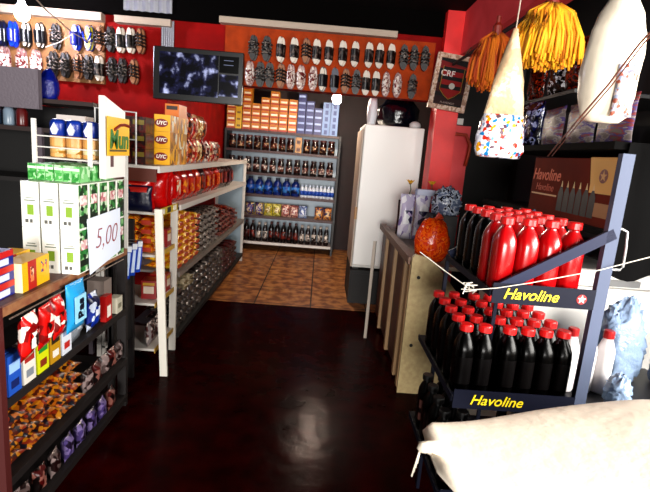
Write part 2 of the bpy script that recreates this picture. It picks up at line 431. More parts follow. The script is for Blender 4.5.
for y in (3.05, 3.46):
    MB().box(-1.42, -1.40, y, y+.02, 0, 1.165).build('post', white_steel, r)
tk = MB().box(-1.045, -1.04, 3.05, 3.48, 1.115, 1.165).build('price_strip', mat('c9b23a', .5), r)
for i in range(3): MB().box(-1.04, -1.038, 3.1+.13*i, 3.17+.13*i, 1.122, 1.158).build('price_tag', [mat('e8e4d8'), mat('101010')][i % 2], tk)
for z in (.17, .5, .84): MB().box(-1.06, -1.055, 3.05, 3.46, z-.015, z+.018).build('shelf_edge', mat('c8a548', .5), r)

# ------------------------------------------------------------------ pouch packs
def pouch(name, w, h, t, body, label=None, lw=.6, lh=.4, lz=.5, seed=1, lying=False):
    """label: a raised printed patch following the belly"""
    o = MB().pillow(w, h, t, seed=seed).build(name, body, smooth=True)
    if label:
        m = MB(); n = 6; vs = []; fs = []
        for j in range(n+1):
            for i in range(n+1):
                u = (2*i/n-1)*lw; v = lz+(j/n-.5)*lh
                e = min(1, max(0, (min(v, 1-v)-.05)/.22)); e = e*(2-e)
                vs.append((u*w/2*.95, -(t/2*(1-abs(u)**2.6)**.6*e*1.16+.002), h*v))
        for j in range(n):
            for i in range(n):
                a = j*(n+1)+i; fs.append((a, a+1, a+n+2, a+n+1))
        k = len(vs); vs += [(x, y+.001, z) for x, y, z in vs]; fs += [tuple(q+k for q in f[::-1]) for f in fs]
        m.add(vs, fs).build('label', label, o, smooth=True)
    return o
def carton(name, w, d, h, side, front=None, bands=()):
    """box with its foot at z=0; bands: (z0, z1, x0, x1, material) printed on the -Y face as label parts"""
    o = MB().box(-w/2, w/2, -d/2, d/2, 0, h, [0, 0, 1, 0, 0, 0]).build(name, [side, front or side])
    for z0, z1, x0, x1, m in bands:
        MB().box(w*(x0-.5), w*(x1-.5), -d/2-.0008, -d/2-.0002, h*z0, h*z1).build('label', m, o)
    return o

# top shelf of the gondola: yellow logo boxes, orange boxes, red packs
yel = mat('e8b414', .4)
o = MB().box(-.055, .055, -.1, .1, 0, .112, [0, 0, 0, 1, 0, 0]).build('detergent_box', [yel, printed(['e8b414', 'd9d2c0', 'c98a10', 'b8860c', '8a5a20'], 30, .4, (1, 1, .6))])
lb = MB().lathe([(.046, 0), (.046, .001)], 24, M=T(-.006, -.1002, .056) @ RX(PI/2) @ Matrix.Scale(.62, 4, (0, 1, 0))).build('logo', mat('8a0d12', .4), o)
text('logo_letters', 'UYC', .034, mat('f2ece0', .5), lb, (-.006, -.102, .056), FRONT, .2, .0004, .001)
K = Kind(o, 'box', 'yellow boxes on the gondola top')
for c, y in enumerate((3.40, 3.605)):
    for k in range(3):
        K.put((-1.107, y, 1.4445+k*.1135), 0, f'yellow box with red oval logo, {lay(k,3)} in the {"near" if c == 0 else "far"} stack on the gondola top')
o = carton('biscuit_box', .1, .2, .09, mat('d07c12', .5), None, [(.55, .85, .1, .9, mat('3a1c08'))])
tag(o, 'orange brown box topping the far stack of yellow logo boxes', 'box'); o.location = (-1.107, 3.605, 1.4445+3*.1135)
o2 = Kind(carton('dark_box', .092, .16, .1, printed(['3a0c0a', '6a140e', '2a0c0a'], 40), None, [(.5, .8, .1, .9, mat('8a7a30')), (.1, .35, .2, .7, mat('5a1410'))]), 'box', 'dark boxes on the gondola top')
for i in range(3):
    for k in range(3 if i else 2):
        o2.put((-1.392+i*.096, 3.2, 1.4445+k*.102), 0, f'dark maroon box, {lay(k,3)} of the {["left","middle","right"][i]} column beside the yellow logo boxes')
cols = [(['d43a12', 'a01008', 'e8c8a0'], 'orange red'), (['7a0d08', '3a0806', 'c86a20'], 'dark red'), (['c07a1a', '8a3a10', 'efe0b0'], 'amber'), (['e0d6c8', 'a01810', '5a0808'], 'white and red')]
tp = [Kind(pouch('snack_pack', .13, .20, .06, printed(c, 45, .3), printed([c[2], c[0]], 60), .5, .3, .55, seed=i), 'snack pack', 'snack packs on the gondola top') for i, (c, _) in enumerate(cols)]
seq = [0, 1, 0, 2, 1, 3, 0, 3, 1]
for i, k in enumerate(seq):
    for l in range(2 if i < 5 else 1):
        tp[k].put((-1.11, 3.80+i*.15, 1.4445+l*.205), PI/2+R.uniform(-.2, .2), f'{cols[k][1]} snack pack, {ORD[i]} past the yellow boxes, {"upper" if l else "lower"} row on the gondola top')

# gondola shelf under the top: chip bags
cb = [(['c4120e', '8a0a08'], ['e8d8c0', 'e06a10', 'c4120e'], 'shiny red'), (['a80e0a', 'c83a10', '6a0808'], ['e8a020', 'c83a10'], 'red and orange'), (['5a0808', '2a0606', '8a1a12'], ['b04a1a', '6a1010'], 'dark maroon'), (['181018', '5a0a10', '2a0a0c'], ['7a1a14', '201010'], 'black and maroon')]
ck = [Kind(pouch('chip_bag', .19, .25, .09, printed(c, 14, .22, noise=True, bump=.2), printed(l, 40, .3), .55, .45, .5, seed=20+i), 'bag of chips', 'bags of chips on the gondola') for i, (c, l, _) in enumerate(cb)]
for i in range(12):
    k = [0, 1, 1, 1, 2, 1, 1, 1, 2, 2, 3, 2, 3, 3, 3][i]
    ck[k].put((-1.12+R.uniform(-.01, .01), 3.62+i*.195, 1.1445), PI/2+R.uniform(-.12, .12), f'{cb[k][2]} chip bag, {ORD[i]} from the near end, shelf under the gondola top')
# stacked flat packs: helper for rows lying on their backs, crimped ends left and right, facing the aisle
def lying(name, w, d, t, body, seed=3, band=None):
    """pack lying flat: w along x, d along y, foot at z=0"""
    M = T(0, 0, t/2) @ RY(PI/2) @ T(0, 0, -w/2)
    M = T(0, 0, t*.5) @ RZ(PI/2) @ RX(PI/2) @ T(0, 0, -w/2) @ Matrix.Identity(4)
    # pillow: x=width(d), y=thickness, z=height(w)  ->  y, z, x
    A = Matrix(((0, 0, 1, -w/2), (1, 0, 0, 0), (0, 1, 0, t/2), (0, 0, 0, 1)))
    b = MB().pillow(d, w, t*1.02, M=A, seed=seed, nu=8, nv=8, wav=.05)
    b.v = [(x, y, min(t-.0006, max(.0006, z))) for x, y, z in b.v]
    o = b.build(name, body, smooth=True)
    if band: MB().box(-w*.28, w*.28, -d/2*.97, -d/2*.94, t*.25, t*.75).build('label', band, o)
    return o
def stacks(kind, nm, y0, ny, dy, z0, nz, dz, x, where, jit=.006, skip=lambda i, k: False):
    for i in range(ny):
        for k in range(nz):
            if skip(i, k): continue
            kind.put((x+R.uniform(-jit, jit), y0+i*dy, z0+k*dz), PI/2+R.uniform(-.03, .03), f'{nm}, {lay(k, nz)} of the {ORD[i]} pile {where}')
yk = Kind(lying('flour_pack', .155, .26, .056, printed(['e8b010', 'd98e0c', 'f0d040', 'c4600c', 'e8b010'], 38, .35), 4, mat('b84a10')), 'pack', 'yellow packs on the gondola')
stacks(yk, 'yellow pack', 3.62, 4, .165, .6195, 8, .0565, -1.18, 'on the middle gondola shelf', skip=lambda i, k: k == 7 and i > 1)
wk = Kind(lying('grain_pack', .15, .26, .06, printed(['b0a8a0', '140c0c', '4a1812', '1a0e0c', '8a7e78', '200c0a'], 75, .3), 5, mat('8a827c')), 'pack', 'speckled packs on the gondola')
stacks(wk, 'white and dark speckled pack', 4.285, 5, .16, .6195, 6, .0605, -1.18, 'on the middle gondola shelf')
rk = Kind(lying('bean_pack', .15, .26, .06, printed(['4a0c0c', '1a0808', '7a1a14', '2a0a0a', 'a84a30'], 55, .3), 6, mat('8a5a4a')), 'pack', 'dark red packs on the gondola')
stacks(rk, 'dark red pack', 5.1, 7, .16, .6195, 5, .0605, -1.18, 'on the middle gondola shelf', skip=lambda i, k: k >= 3+(i % 2) + (i < 4))
ik = Kind(lying('candle_pack', .16, .26, .045, mat('a89c80', .5), 9, mat('8a7e60')), 'pack', 'cream packs low on the gondola')
bk = Kind(lying('rice_pack', .155, .26, .07, printed(['0e0808', '8a807a', '2a0c0a', '0a0606', '4a403c'], 60, .28), 7, mat('5a504a')), 'pack', 'dark speckled packs low on the gondola')  # lowest-shelf packs, red ones too: shade worked into darker print
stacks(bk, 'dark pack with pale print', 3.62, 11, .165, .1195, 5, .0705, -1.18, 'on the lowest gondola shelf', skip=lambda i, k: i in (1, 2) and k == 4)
for i in (1, 2):
    for k in range(2): ik.put((-1.18, 3.62+.165*i, .1195+.0705*4+k*.046), PI/2, f'cream pack, {"upper" if k else "lower"} one on the {ORD[i]} pile of the lowest gondola shelf')
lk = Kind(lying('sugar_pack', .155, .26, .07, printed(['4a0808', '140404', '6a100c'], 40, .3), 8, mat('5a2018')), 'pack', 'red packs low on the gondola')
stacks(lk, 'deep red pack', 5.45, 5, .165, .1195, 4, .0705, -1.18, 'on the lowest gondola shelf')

# narrow rack contents
rb = Kind(pouch('bread_bag', .26, .255, .10, mat('b50e0c', .2, bump=.35, bscale=14), printed(['e8c8b0', 'c83a20', 'b50e0c'], 35), .45, .4, .5, seed=31), 'bag', 'large red bags on the narrow rack')
for i, (x, y, rz) in enumerate(((-1.235, 3.16, .1), (-1.19, 3.285, .12), (-1.195, 3.41, .05))):
    rb.put((x, y, 1.1415), rz, f'large shiny red bag, {ORD[i]} from the front on top of the narrow rack')
nb = pouch('sugar_bag', .22, .17, .05, mat('0c1238', .35, bump=.3, bscale=16), printed(['b8322a', '0c1238'], 12), .8, .2, .85, seed=33)
tag(nb, 'navy blue bag in front of the red bags', 'bag'); nb.location = (-1.20, 3.072, 1.1415); nb.rotation_euler = (0, 0, .1)
ob = Kind(lying('noodle_pack', .115, .16, .06, printed(['d9760c', 'e89a1a', 'c04a0a', 'e8b43a'], 40, .35), 11, mat('b03a0c')), 'pack', 'orange packs on the narrow rack')
for i, x in enumerate((-1.245, -1.125)):
    for k in range(4): ob.put((x, 3.14, .8565+k*.061), 0, f'orange pack, {lay(k,4)} in the {"left" if i == 0 else "right"} column behind the tall white post')
rp = Kind(carton('tea_box', .1, .12, .13, mat('a01410', .4), None, [(.3, .7, .15, .85, mat('e0d0c0')), (.75, .9, .1, .9, mat('c8a020'))]), 'box', 'red boxes on the narrow rack')
for z, nm in ((.8565, 'third'), (.5165, 'second')):
    for i, (x, y) in enumerate(((-1.13, 3.37), (-1.14, 3.2))):
        if z > .6 and i: continue
        rp.put((x, y, z), PI/2 if i == 0 else .1, f'red box with pale label, {"far" if i == 0 else "near"} one on the {nm} board of the narrow rack')
wb = Kind(pouch('soap_pack', .12, .17, .06, printed(['c8bcb4', '5a1a14', '8a8080', '2a1414'], 50), None, seed=35), 'pack', 'packs low on the narrow rack')
for i in range(3): wb.put((-1.12, 3.14+.12*i, .1865), PI/2+.1*i, f'whitish soap pack, {ORD[i]} from the tall post on the lowest board of the narrow rack')

# ------------------------------------------------------------------ near left wooden shelves
wd = brickless('shelf_wood', '4a1c12', '6a3020', 20, .55)
wd_shaded = mat('1c0806', .6)  # shelf wood with shade in its colour, for lower boards and far posts
wd2 = brickless('shelf_edge_wood', '8a5a40', 'a07a58', 24, .55)
r = empty('wooden_shelf', (0, 0, 0))
tag(r, 'dark red wooden shelf unit with milk cartons on top, nearest the camera', 'shelving')
for z in (.06, .30, .62, .972):
    MB().box(-1.5, -1.085, 1.56, 2.62, z-.01, z+.015).build('shelf', wd if z > .9 else wd_shaded, r)
    MB().box(-1.085, -1.07, 1.56, 2.62, z-.018, z+.017).build('shelf_edge', wd2 if z > .9 else wd_shaded, r)
MB().box(-1.14, -1.07, 1.53, 1.56, 0, .99).build('post', mat('5a140e', .6), r)
MB().box(-1.5, -1.44, 1.53, 1.56, 0, .99).build('post', mat('5a140e', .6), r)
for x in (-1.13, -1.5): MB().box(x, x+.05, 2.62, 2.65, 0, .985).build('post', wd_shaded, r)
MB().box(-1.515, -1.5, 1.53, 2.65, 0, 1.0).build('back_panel', mat('140808', .7), r)

# milk cartons
mk = MB().box(-.037, .037, -.046, .046, 0, .2, [0, 1, 0, 2, 0, 0]).build('milk_carton', [mat('ecece6', .4), mat('c9d0c0', .4), mat('ecece6', .4)])
MB().box(-.012, .016, -.0468, -.0462, .055, .10).build('label', mat('8fae3c', .5), mk)
MB().box(-.024, .024, -.0468, -.0462, .115, .121).box(-.018, .018, -.0468, -.0462, .127, .131).build('printed_line', mat('90988c', .5), mk)
MB().box(-.022, -.008, -.0468, -.0462, .02, .036).box(-.002, .01, -.0468, -.0462, .02, .036).build('seal', mat('6a6a66', .5), mk)
MB().box(.0371, .0375, -.030, .046, .004, .196).build('side_print', printed(['2c7a3a', '8ab884', '14401e', 'c8d8c0', '0c2812', '3c8a48'], 45, .4), mk)
MB().box(.0376, .0380, -.022, .04, .105, .150).build('side_emblem', printed(['d8b8b8', 'c07a80', 'e8e0dc'], 60), mk)
MB().box(.0376, .0380, -.030, .046, .03, .06).build('side_band', mat('0a2a12', .5), mk)
K = Kind(mk, 'milk carton', 'milk cartons on the wooden shelf')
for l in range(2):
    for j in range(5):
        for i in range(3):
            K.put((-1.26+i*.083+.012, 2.075+j*.098, .988+l*.2012), R.uniform(-.02, .02),
                  f'milk carton, {["left","middle","right"][i]} of the {ORD[j]} row from the front, {"upper" if l else "lower"} layer')
# green packs lying on the cartons
gk = Kind(carton('green_pack', .036, .09, .072, printed(['4aa050', '8cc88a', 'b8dcb4', '6ab46c'], 40, .3), None, [(.1, .55, .1, .9, printed(['3a9244', 'a8d4a4', '5aaa5c'], 70)), (.7, .85, 0, 1, mat('d8ecd4'))]), 'pack', 'green packs on the milk cartons')
for i in range(6):
    for j in range(3):
        gk.put((-1.282+.0385*i, 2.155+.125*j, 1.3905), R.uniform(-.04, .04), f'light green pack, {ORD[i]} from the left, {["front","middle","rear"][j]} row on the milk cartons')
# white wire rack with tins
r = empty('wire_rack', (0, 0, 0))
tag(r, 'white wire rack of tins standing over the milk cartons', 'rack')
for x, y in ((-1.33, 2.215), (-1.075, 2.215), (-1.33, 2.62), (-1.075, 2.62)):
    MB().box(x-.009, x+.009, y-.006, y+.006, .9905 if y > 2.5 or x < -1.3 else 1.4565, 1.66).build('post', mat('dcdad6', .4), r)
s = MB()
for i in range(12): s.tube([(-1.33+i*.0232, 2.215, 1.485), (-1.33+i*.0232, 2.62, 1.485)], .003)
for z in (1.485, 1.535, 1.585):
    s.tube([(-1.33, 2.215, z), (-1.075, 2.215, z)], .003); s.tube([(-1.075, 2.215, z), (-1.075, 2.62, z)], .003)
s.build('wire_shelf', mat('dcdad6', .4), r)
tin = MB().lathe([(.035, 0), (.038, .003), (.038, .098), (.036, .101)], 20, [0, 0, 0]).build('milk_tin', [mat('d8a868', .4)], smooth=False)
MB().lathe([(.0384, .02), (.0384, .05)], 20).build('label', printed(['e8d8b0', 'd9b070', 'b98a40'], 30), tin, smooth=True)
tin2 = MB().lathe([(.034, 0), (.037, .003), (.037, .055), (.034, .07), (.02, .078)], 20).build('blue_tin', [mat('123f9c', .35)], smooth=True)
MB().prism([(-.009, .006), (.009, .006), (.018, .03), (0, .062), (-.018, .03)], -.0405, -.030).build('emblem', mat('d8dce8'), tin2)
Kt = Kind(tin, 'tin', 'gold tins on the wire rack'); Kb = Kind(tin2, 'tin', 'blue tins on the wire rack')
for i, px in enumerate((55, 70, 86)):
    for j in range(2):
        x = -1.275+i*.0785
        Kt.put((x, 2.32+j*.12, 1.4885), 0, f'gold labelled tin, {["left","middle","right"][i]} of the {"front" if j == 0 else "rear"} row on the white wire rack')
        Kb.put((x, 2.32+j*.12, 1.590), 0, f'blue topped tin with white emblem, {["left","middle","right"][i]}, {"front" if j == 0 else "rear"} row, on the gold tins')
# white display box with the yellow sign
r = empty('display_box', (0, 0, 0))
tag(r, 'white cardboard display box beside the tins with an open slot', 'display box')
s = MB().prism([(2.27, 1.405), (2.50, 1.405), (2.50, 1.735), (2.27, 1.79)], 1.03, 1.036, M=Matrix(((0, -1, 0, 0), (1, 0, 0, 0), (0, 0, 1, 0), (0, 0, 0, 1))))
s.box(-1.058, -1.036, 2.27, 2.274, 1.405, 1.79).box(-1.058, -1.036, 2.496, 2.50, 1.405, 1.735).build('panel', mat('e8e6e2', .5), r)
MB().box(-1.0299, -1.0292, 2.325, 2.36, 1.46, 1.66).build('slot', mat('6a4a50', .6), r)
r = empty('sign', (-1.02, 2.40, 1.515))
tag(r, 'yellow sign with green letters propped on the white display box', 'sign')
MB().box(-.0015, .0015, -.13, .125, 0, .185).build('board', mat('e8b90c', .45), r)
text('lettering', 'Mun', .125, mat('1f7a2a', .5), r, (.003, .0, .075), AISLE, .1, .0008, .004)
MB().tube([(.002, -.06, .125), (.002, .01, .15), (.002, .06, .155), (.002, .12, .15)], .008, 6).build('swoosh', mat('8a1a10', .5), r)
MB().box(.0016, .0024, -.11, .09, .02, .03).build('small_print', mat('5a4a10', .5), r)
# price card
r = empty('price_card', (-1.038, 2.285, 1.1))
tag(r, 'white paper price card taped over the milk cartons and shelf edge', 'price card')
MB().prism([(-.185, .13), (.165, .145), (.17, -.085), (-.165, -.135)][::-1], -.0006, .0006, M=RZ(PI/2)).build('paper', mat('dfe6f2', .6), r)
text('handwriting', '5,00', .14, mat('a4525a', .6), r, (.003, -.0, .02), AISLE, .25, .0004, -.003)

# things on the front of the wooden shelf top
yb = Kind(carton('cookie_box', .085, .20, .115, mat('e3b414', .4), mat('e6dcb8', .4), [(.05, .4, .05, .5, mat('c8321a')), (.5, .9, .1, .6, mat('d8d4c8'))]), 'box', 'yellow boxes on the wooden shelf')
MB().box(.0427, .0433, -.06, .0, .0, .115).build('side_panel', mat('b5281a', .45), yb.o)
MB().box(.0432, .0438, .03, .08, .05, .095).build('side_emblem', printed(['c8321a', '2a3a90', 'e8b414'], 60), yb.o)
MB().box(.0432, .0438, -.045, -.02, .03, .09).build('side_picture', printed(['d88a5a', 'e8c0a0', '8a2014'], 60), yb.o)
yb.put((-1.155, 1.83, .9875), .06, 'yellow and red box with a picture panel at the front edge of the wooden shelf')
yb.put((-1.265, 1.88, .9875), .05, 'yellow box just behind the picture box on the wooden shelf')
bb = Kind(carton('soap_box', .12, .16, .058, mat('152a8a', .35), mat('1a34a0', .35), [(.55, 1, 0, 1, mat('c01a16')), (.1, .5, .35, .8, mat('d0d4e8'))]), 'box', 'blue soap boxes')
MB().box(.0603, .0609, -.08, .08, .034, .058).build('side_band', mat('c01a16', .4), bb.o)
MB().box(.0603, .0609, -.04, .05, .006, .03).build('side_emblem', mat('d0d4e8', .4), bb.o)
for i, (x, y) in enumerate(((-1.19, 1.645), (-1.33, 1.655))):
    for k in range(3 if i == 0 else 2):
        bb.put((x, y, .9875+k*.0585), .05, f'blue and red soap box, {lay(k, 3)} of the {"aisle side" if i == 0 else "inner"} pile at the near shelf end')

# pouches on the shelf below
def put1(o, loc, rz, label, cat): o.location = loc; o.rotation_euler = (R.uniform(-.05, .05), 0, rz); return tag(o, label, cat)
rpk = pouch('hanging_wafer_pack', .098, .175, .05, printed(['b8120e', 'e6dcd4', '8a0c0a', 'c41a14'], 28, .3), printed(['e6e0d8', '2a1010', 'c41a14'], 35), .55, .35, .45, 41)
K = Kind(rpk, 'pack', 'red packs below the yellow boxes')
for i, y in enumerate((1.63, 1.735, 1.84)):
    K.put((-1.035, y, .775), (R.uniform(-.06, .06), 0, PI/2+.1), f'red and white wafer pack, {ORD[i]} from the near post, hung below the top board edge')
o = pouch('hanging_cereal_bag', .15, .22, .04, mat('2f9fd0', .35), None, seed=42)
MB().box(-.045, .045, -.027, -.022, .04, .16).build('label', mat('9fd0e6', .4), o)
text('lettering', 'Bas', .065, mat('0c1830', .4), o, (0, -.028, .10), (PI/2, -PI/2, 0), 0, .0008, .003)
put1(o, (-1.035, 1.975, .755), PI/2, 'bright sky blue bag with dark lettering hung at the shelf front', 'bag'); o.rotation_euler = (0, 0, PI/2)
o = pouch('grey_bag', .14, .30, .06, mat('8f959c', .3, bump=.4), printed(['b8bcc2', '5a6068'], 40), .6, .5, .5, 43)
put1(o, (-1.11, 2.10, .6385), PI/2+.1, 'silver grey crumpled bag next to the sky blue bag', 'bag')
o = pouch('blue_pack', .09, .2, .06, printed(['123a9a', '0c1a4a', 'c8d0e0'], 30), printed(['d8dce6', '123a9a'], 40), .5, .3, .5, 44)
put1(o, (-1.105, 2.255, .6385), PI/2, 'slim blue pack beside the silver bag below the price card', 'pack')
o = pouch('green_sachet', .09, .25, .05, printed(['123a18', '0a1a0c', '8ab08a'], 30), None, seed=45)
put1(o, (-1.185, 2.28, .6385), PI/2, 'dark green sachet behind the slim blue pack', 'pack')
o = carton('red_card_pack', .07, .03, .14, mat('b01410', .4), None, [(.15, .6, .2, .8, mat('e8e0d8'))])
put1(o, (-1.09, 2.395, .6385), PI/2, 'small red box with white panel at the shelf edge past the blue pack', 'box'); o.rotation_euler = (0, 0, PI/2)
o = carton('pale_box', .09, .09, .21, mat('8a7e78', .5), None, [(.2, .4, .2, .8, mat('c8bcb0'))])
put1(o, (-1.15, 2.45, .6385), PI/2, 'pale grey upright box under the price card', 'box'); o.rotation_euler = (0, 0, PI/2)
o = carton('padlock_pack', .07, .05, .09, mat('c8c4b4', .5), None, [(.3, .6, .2, .8, mat('8a8674'))])
put1(o, (-1.10, 2.53, .6385), PI/2, 'small cream box at the far end of the upper wooden shelf', 'box'); o.rotation_euler = (0, 0, PI/2)
# second row on the same shelf front: notebooks and boxes near post (blue, white, yellow)
K = [Kind(carton('card_pack', .075, .02, .155, mat(c, .4), mat(c, .4), [(.55, .8, .1, .9, mat(l)), (.15, .35, .2, .8, mat(l2))]), 'card pack', 'cards on the middle wooden shelf') for c, l, l2 in (('2f62b8', '9fc0e8', '0f2a6a'), ('d8d4cc', 'a8322a', '8a9098'), ('c9cf1c', '2a8a3a', '8a3a10'), ('b89020', '3a2a10', 'd8d4cc'), ('d0d4dc', '8f98b0', 'b8322a'))]
for i, nm in enumerate(('blue', 'white and red', 'lime yellow', 'mustard', 'pale grey')):
    K[i].put((-1.085, 1.615+i*.09, .6385), (0, 0, PI/2), f'{nm} card pack, {ORD[i]} from the near post, standing on the middle board')
    K[i].put((-1.115, 1.63+i*.09, .6385), (0, 0, PI/2), f'{nm} card pack, {ORD[i]} from the near post, second file, middle board')
tag(MB().tube([(-1.04, 1.55, .955), (-1.04, 2.5, .955)], .003).build('hanging_wire', mat('8a8078', .4, .6)), 'thin wire along the wooden shelf edge carrying the hung packs', 'wire')
# orange boxes on the lower shelf
o_ = lying('pasta_pack', .11, .2, .055, printed(['a8640c', '8a300a', 'b8801a', '3a1408', 'a0600c', '1a1a2a', '5a1e08'], 60, .35), 46)  # orange print dimmed, low-shelf shade put into the colours
K = Kind(o_, 'pack', 'orange packs on the lower wooden shelf')
for i in range(5):
    for k in range(4):
        K.put((-1.19+R.uniform(-.01, .01), 1.64+i*.112, .316+k*.0555), PI/2+R.uniform(-.015, .015), f'orange yellow pasta pack, {lay(k, 4)} of the {ORD[i]} pile from the near post')
mk_ = [Kind(pouch('small_pack', .08, .12, .05, printed(c, 45, .3), None, seed=50+i), 'pack', 'small packs on the lower wooden shelves') for i, c in enumerate((['6a5a58', '2a1212', '9a8a88'], ['5a1414', '1a0808', '9a6a60'], ['5a4a80', '2a1a3a', '8a7aa8']))]  # pale patches darkened too, shade of the low boards in the print
MN = ('whitish', 'dark red', 'purple')
for i in range(5): mk_[i % 2].put((-1.11, 2.215+.09*i, .316), PI/2+R.uniform(-.2, .2), f'{MN[i % 2]} small pack, {ORD[i]} past the orange piles on the lower wooden shelf')
for i in range(8): mk_[2 if i in (3, 4, 5, 6) else i % 2].put((-1.11, 1.67+.115*i, .076), PI/2+R.uniform(-.2, .2), f'{MN[2 if i in (3,4,5,6) else i % 2]} small pack, {ORD[i]} from the near post on the floor level shelf')
# strips hung between the wooden shelf and narrow rack
r = empty('peg_board', (0, 0, 0)); tag(r, 'dark board on legs carrying blister packs between the shelves', 'display board')
MB().box(-1.2, -1.185, 2.67, 3.0, .3, 1.10).build('board', mat('160a0a', .7), r)
MB().box(-1.21, -1.175, 2.67, 2.70, 0, 1.10).build('leg', mat('201010', .7), r); MB().box(-1.21, -1.175, 2.97, 3.0, 0, 1.10).build('leg', mat('201010', .7), r)
for i in range(3): MB().tube([(-1.185, 2.76+.085*i, .975), (-1.10, 2.76+.085*i, .975)], .003).build('peg', mat('9a9a9a', .4, .7), r)
tb = MB().prism([(-.022, -.2), (.022, -.2), (.026, -.1), (.018, .0), (-.018, .0), (-.026, -.1)], -.004, .004).build('toothbrush_pack', mat('1f4fae', .3))
MB().prism([(-.012, -.18), (.012, -.18), (.010, -.04), (-.010, -.04)], -.007, -.0035).build('brush', mat('c8d4e8', .3), tb)
MB().prism([(-.018, -.035), (.018, -.035), (.018, 0), (-.018, 0)], -.0055, -.0038).build('card_top', mat('d8dce0', .4), tb)
K = Kind(tb, 'toothbrush pack', 'blister packs on the dark board')
for i in range(3): K.put((-1.115, 2.76+.085*i, .969), (0, .12, PI/2-.5), f'blue blister pack, {ORD[i]} from the wooden shelf on the dark board')
o = MB().blob(.035, .03, .045, seed=3).build('lemon_pack', mat('d8a01a', .4), smooth=True); tag(o, 'small yellow round pack before the orange packs on the narrow rack', 'pack'); o.location = (-1.34, 3.10, .857)

# ------------------------------------------------------------------ dark shelves in the far left corner
r = empty('dark_shelf', (0, 0, 0)); tag(r, 'dark shelf unit in the far left corner under the sandals', 'shelving')
MB().box(-2.75, -1.93, 3.28, 3.32, 1.75, 2.01).box(-2.75, -1.60, 3.755, 3.765, .3, 1.8, 1).build('grey_panel_and_shade_sheet', [mat('7c747c', .5, bump=.2), mat('0c0706', .8)], r)  # second box: black sheet added as shade over the lit red wall
MB().box(-2.75, -1.60, 3.3, 3.75, 1.60, 1.63).build('shelf', mat('3a2420', .6), r)
MB().box(-2.75, -1.60, 3.3, 3.75, 1.25, 1.28).build('shelf', mat('1a0e0c', .6), r)
MB().box(-2.75, -1.60, 3.3, 3.75, .4, .43).build('shelf', mat('1a0e0c', .6), r)
for x in (-2.75, -1.955, -1.63): MB().box(x, x+.03, 3.29, 3.32, 0, 2.06 if x < -2 else 1.63).build('post', mat('6a6068', .5), r)
for x in (-2.75, -1.63): MB().box(x, x+.03, 3.72, 3.75, 0, 1.63).build('post', mat('201414', .5), r)
bt = []
for i, (c, n) in enumerate((('1a4fa8', 'blue'), ('8a9aa8', 'pale'), ('6a1a1a', 'red'), ('2a3a4a', 'slate'))):
    o = MB().lathe([(.035, 0), (.037, .01), (.037, .10), (.018, .135), (.018, .16)], 12).build('jar', mat(c, .3), smooth=True)
    MB().lathe([(.02, .16), (.02, .18)], 12).build('lid', mat('c8c0b8', .4), o); bt.append((Kind(o, 'jar', 'jars in the far left corner'), n))
for i in range(7):
    k = [2, 0, 0, 1, 3, 1, 2][i]
    bt[k][0].put((-2.68+.09*i, 3.43, 1.6305), 0, f'{bt[k][1]} jar, {ORD[i]} from the left on the dark corner shelf')
o = MB().blob(.065, .06, .12, seed=9, amp=.22, freq=5).build('plastic_bag', mat('14288a', .2, bump=.4), smooth=True); tag(o, 'shiny dark blue plastic bag beside the grey panel', 'bag'); q = P(49, 92, 3.46); o.location = (q.x, 3.46, 1.83)
MB().box(-2.12, -1.60, 3.35, 3.75, 1.80, 1.828).build('bag_shelf', mat('3a2420', .6), r)
o = MB().box(-.10, .10, -.06, .06, 0, .10).build('paper_box', mat('d8d0cc', .5)); tag(o, 'white box in the far left corner next to the blue bag', 'box'); o.location = (-1.76, 3.42, 1.6305)
# ------------------------------------------------------------------ back room shelf
r = empty('back_shelf', (0, 0, 0)); tag(r, 'wide dark framed shelf unit across the back room wall', 'shelving')
ZS = (.13, .55, .89, 1.23, 1.58, 1.88)
for z in ZS: MB().box(-1.5, .25, 7.42, 7.85, z, z+.02).box(-1.5, .25, 7.405, 7.42, z-.02, z+.02, 1 if z > .2 else 2).build('shelf', [mat('8a7a78', .5), mat('4a1410', .5), mat('d8d4d0', .5)], r)
for x in (-1.52, .25): MB().box(x, x+.03, 7.4, 7.86, 0, 1.898).build('upright', mat('1a0e0c', .5), r)
MB().box(-1.5, .25, 7.85, 7.86, .1, 1.88).build('back_panel', mat('c4d0da', .5), r)
cs = {
 'o': (carton('medicine_box', .130, .2, .098, mat('c8860c', .5), mat('cc8a0a', .5), [(.02, .22, 0, 1, mat('b0280e')), (.34, .62, .12, .88, mat('f0e8d8')), (.64, .72, .12, .7, mat('b0280e'))]), 'orange and red'),
 'y': (carton('medicine_box', .09, .2, .098, mat('d8c010', .4), mat('d8b410', .4), [(.3, .6, .2, .8, mat('8a6a10'))]), 'lime yellow'),
 'b': (carton('medicine_box', .12, .2, .098, mat('16308a', .5), mat('142878', .5), [(.45, .75, .1, .9, mat('a0b0d8'))]), 'blue'),
 'l': (carton('medicine_box', .118, .2, .098, mat('6a88b8', .5), mat('7c98c4', .5), [(.15, .8, .3, .7, mat('2a4a8a'))]), 'pale blue'),
}
csk = {k: Kind(v[0], 'box', 'small boxes on top of the back shelf') for k, v in cs.items()}
colsq = [('o', -1.505, 4), ('y', -1.388, 4), ('o', -1.265, 7), ('o', -1.125, 4), ('o', -.985, 5), ('o', -.845, 6), ('o', -.705, 5), ('o', -.56, 5), ('b', -.425, 6), ('b', -.295, 5), ('b', -.165, 4), ('l', -.04, 5), ('l', .085, 5)]
for c, (k, x, n) in enumerate(colsq):
    for l in range(n):
        csk[k].put((x+.065, 7.53, 1.9005+l*.0985), R.uniform(-.008, .008), f'{cs[k][1]} box, {lay(l, n)} of the {ORD[c]} column from the left on the back shelf')
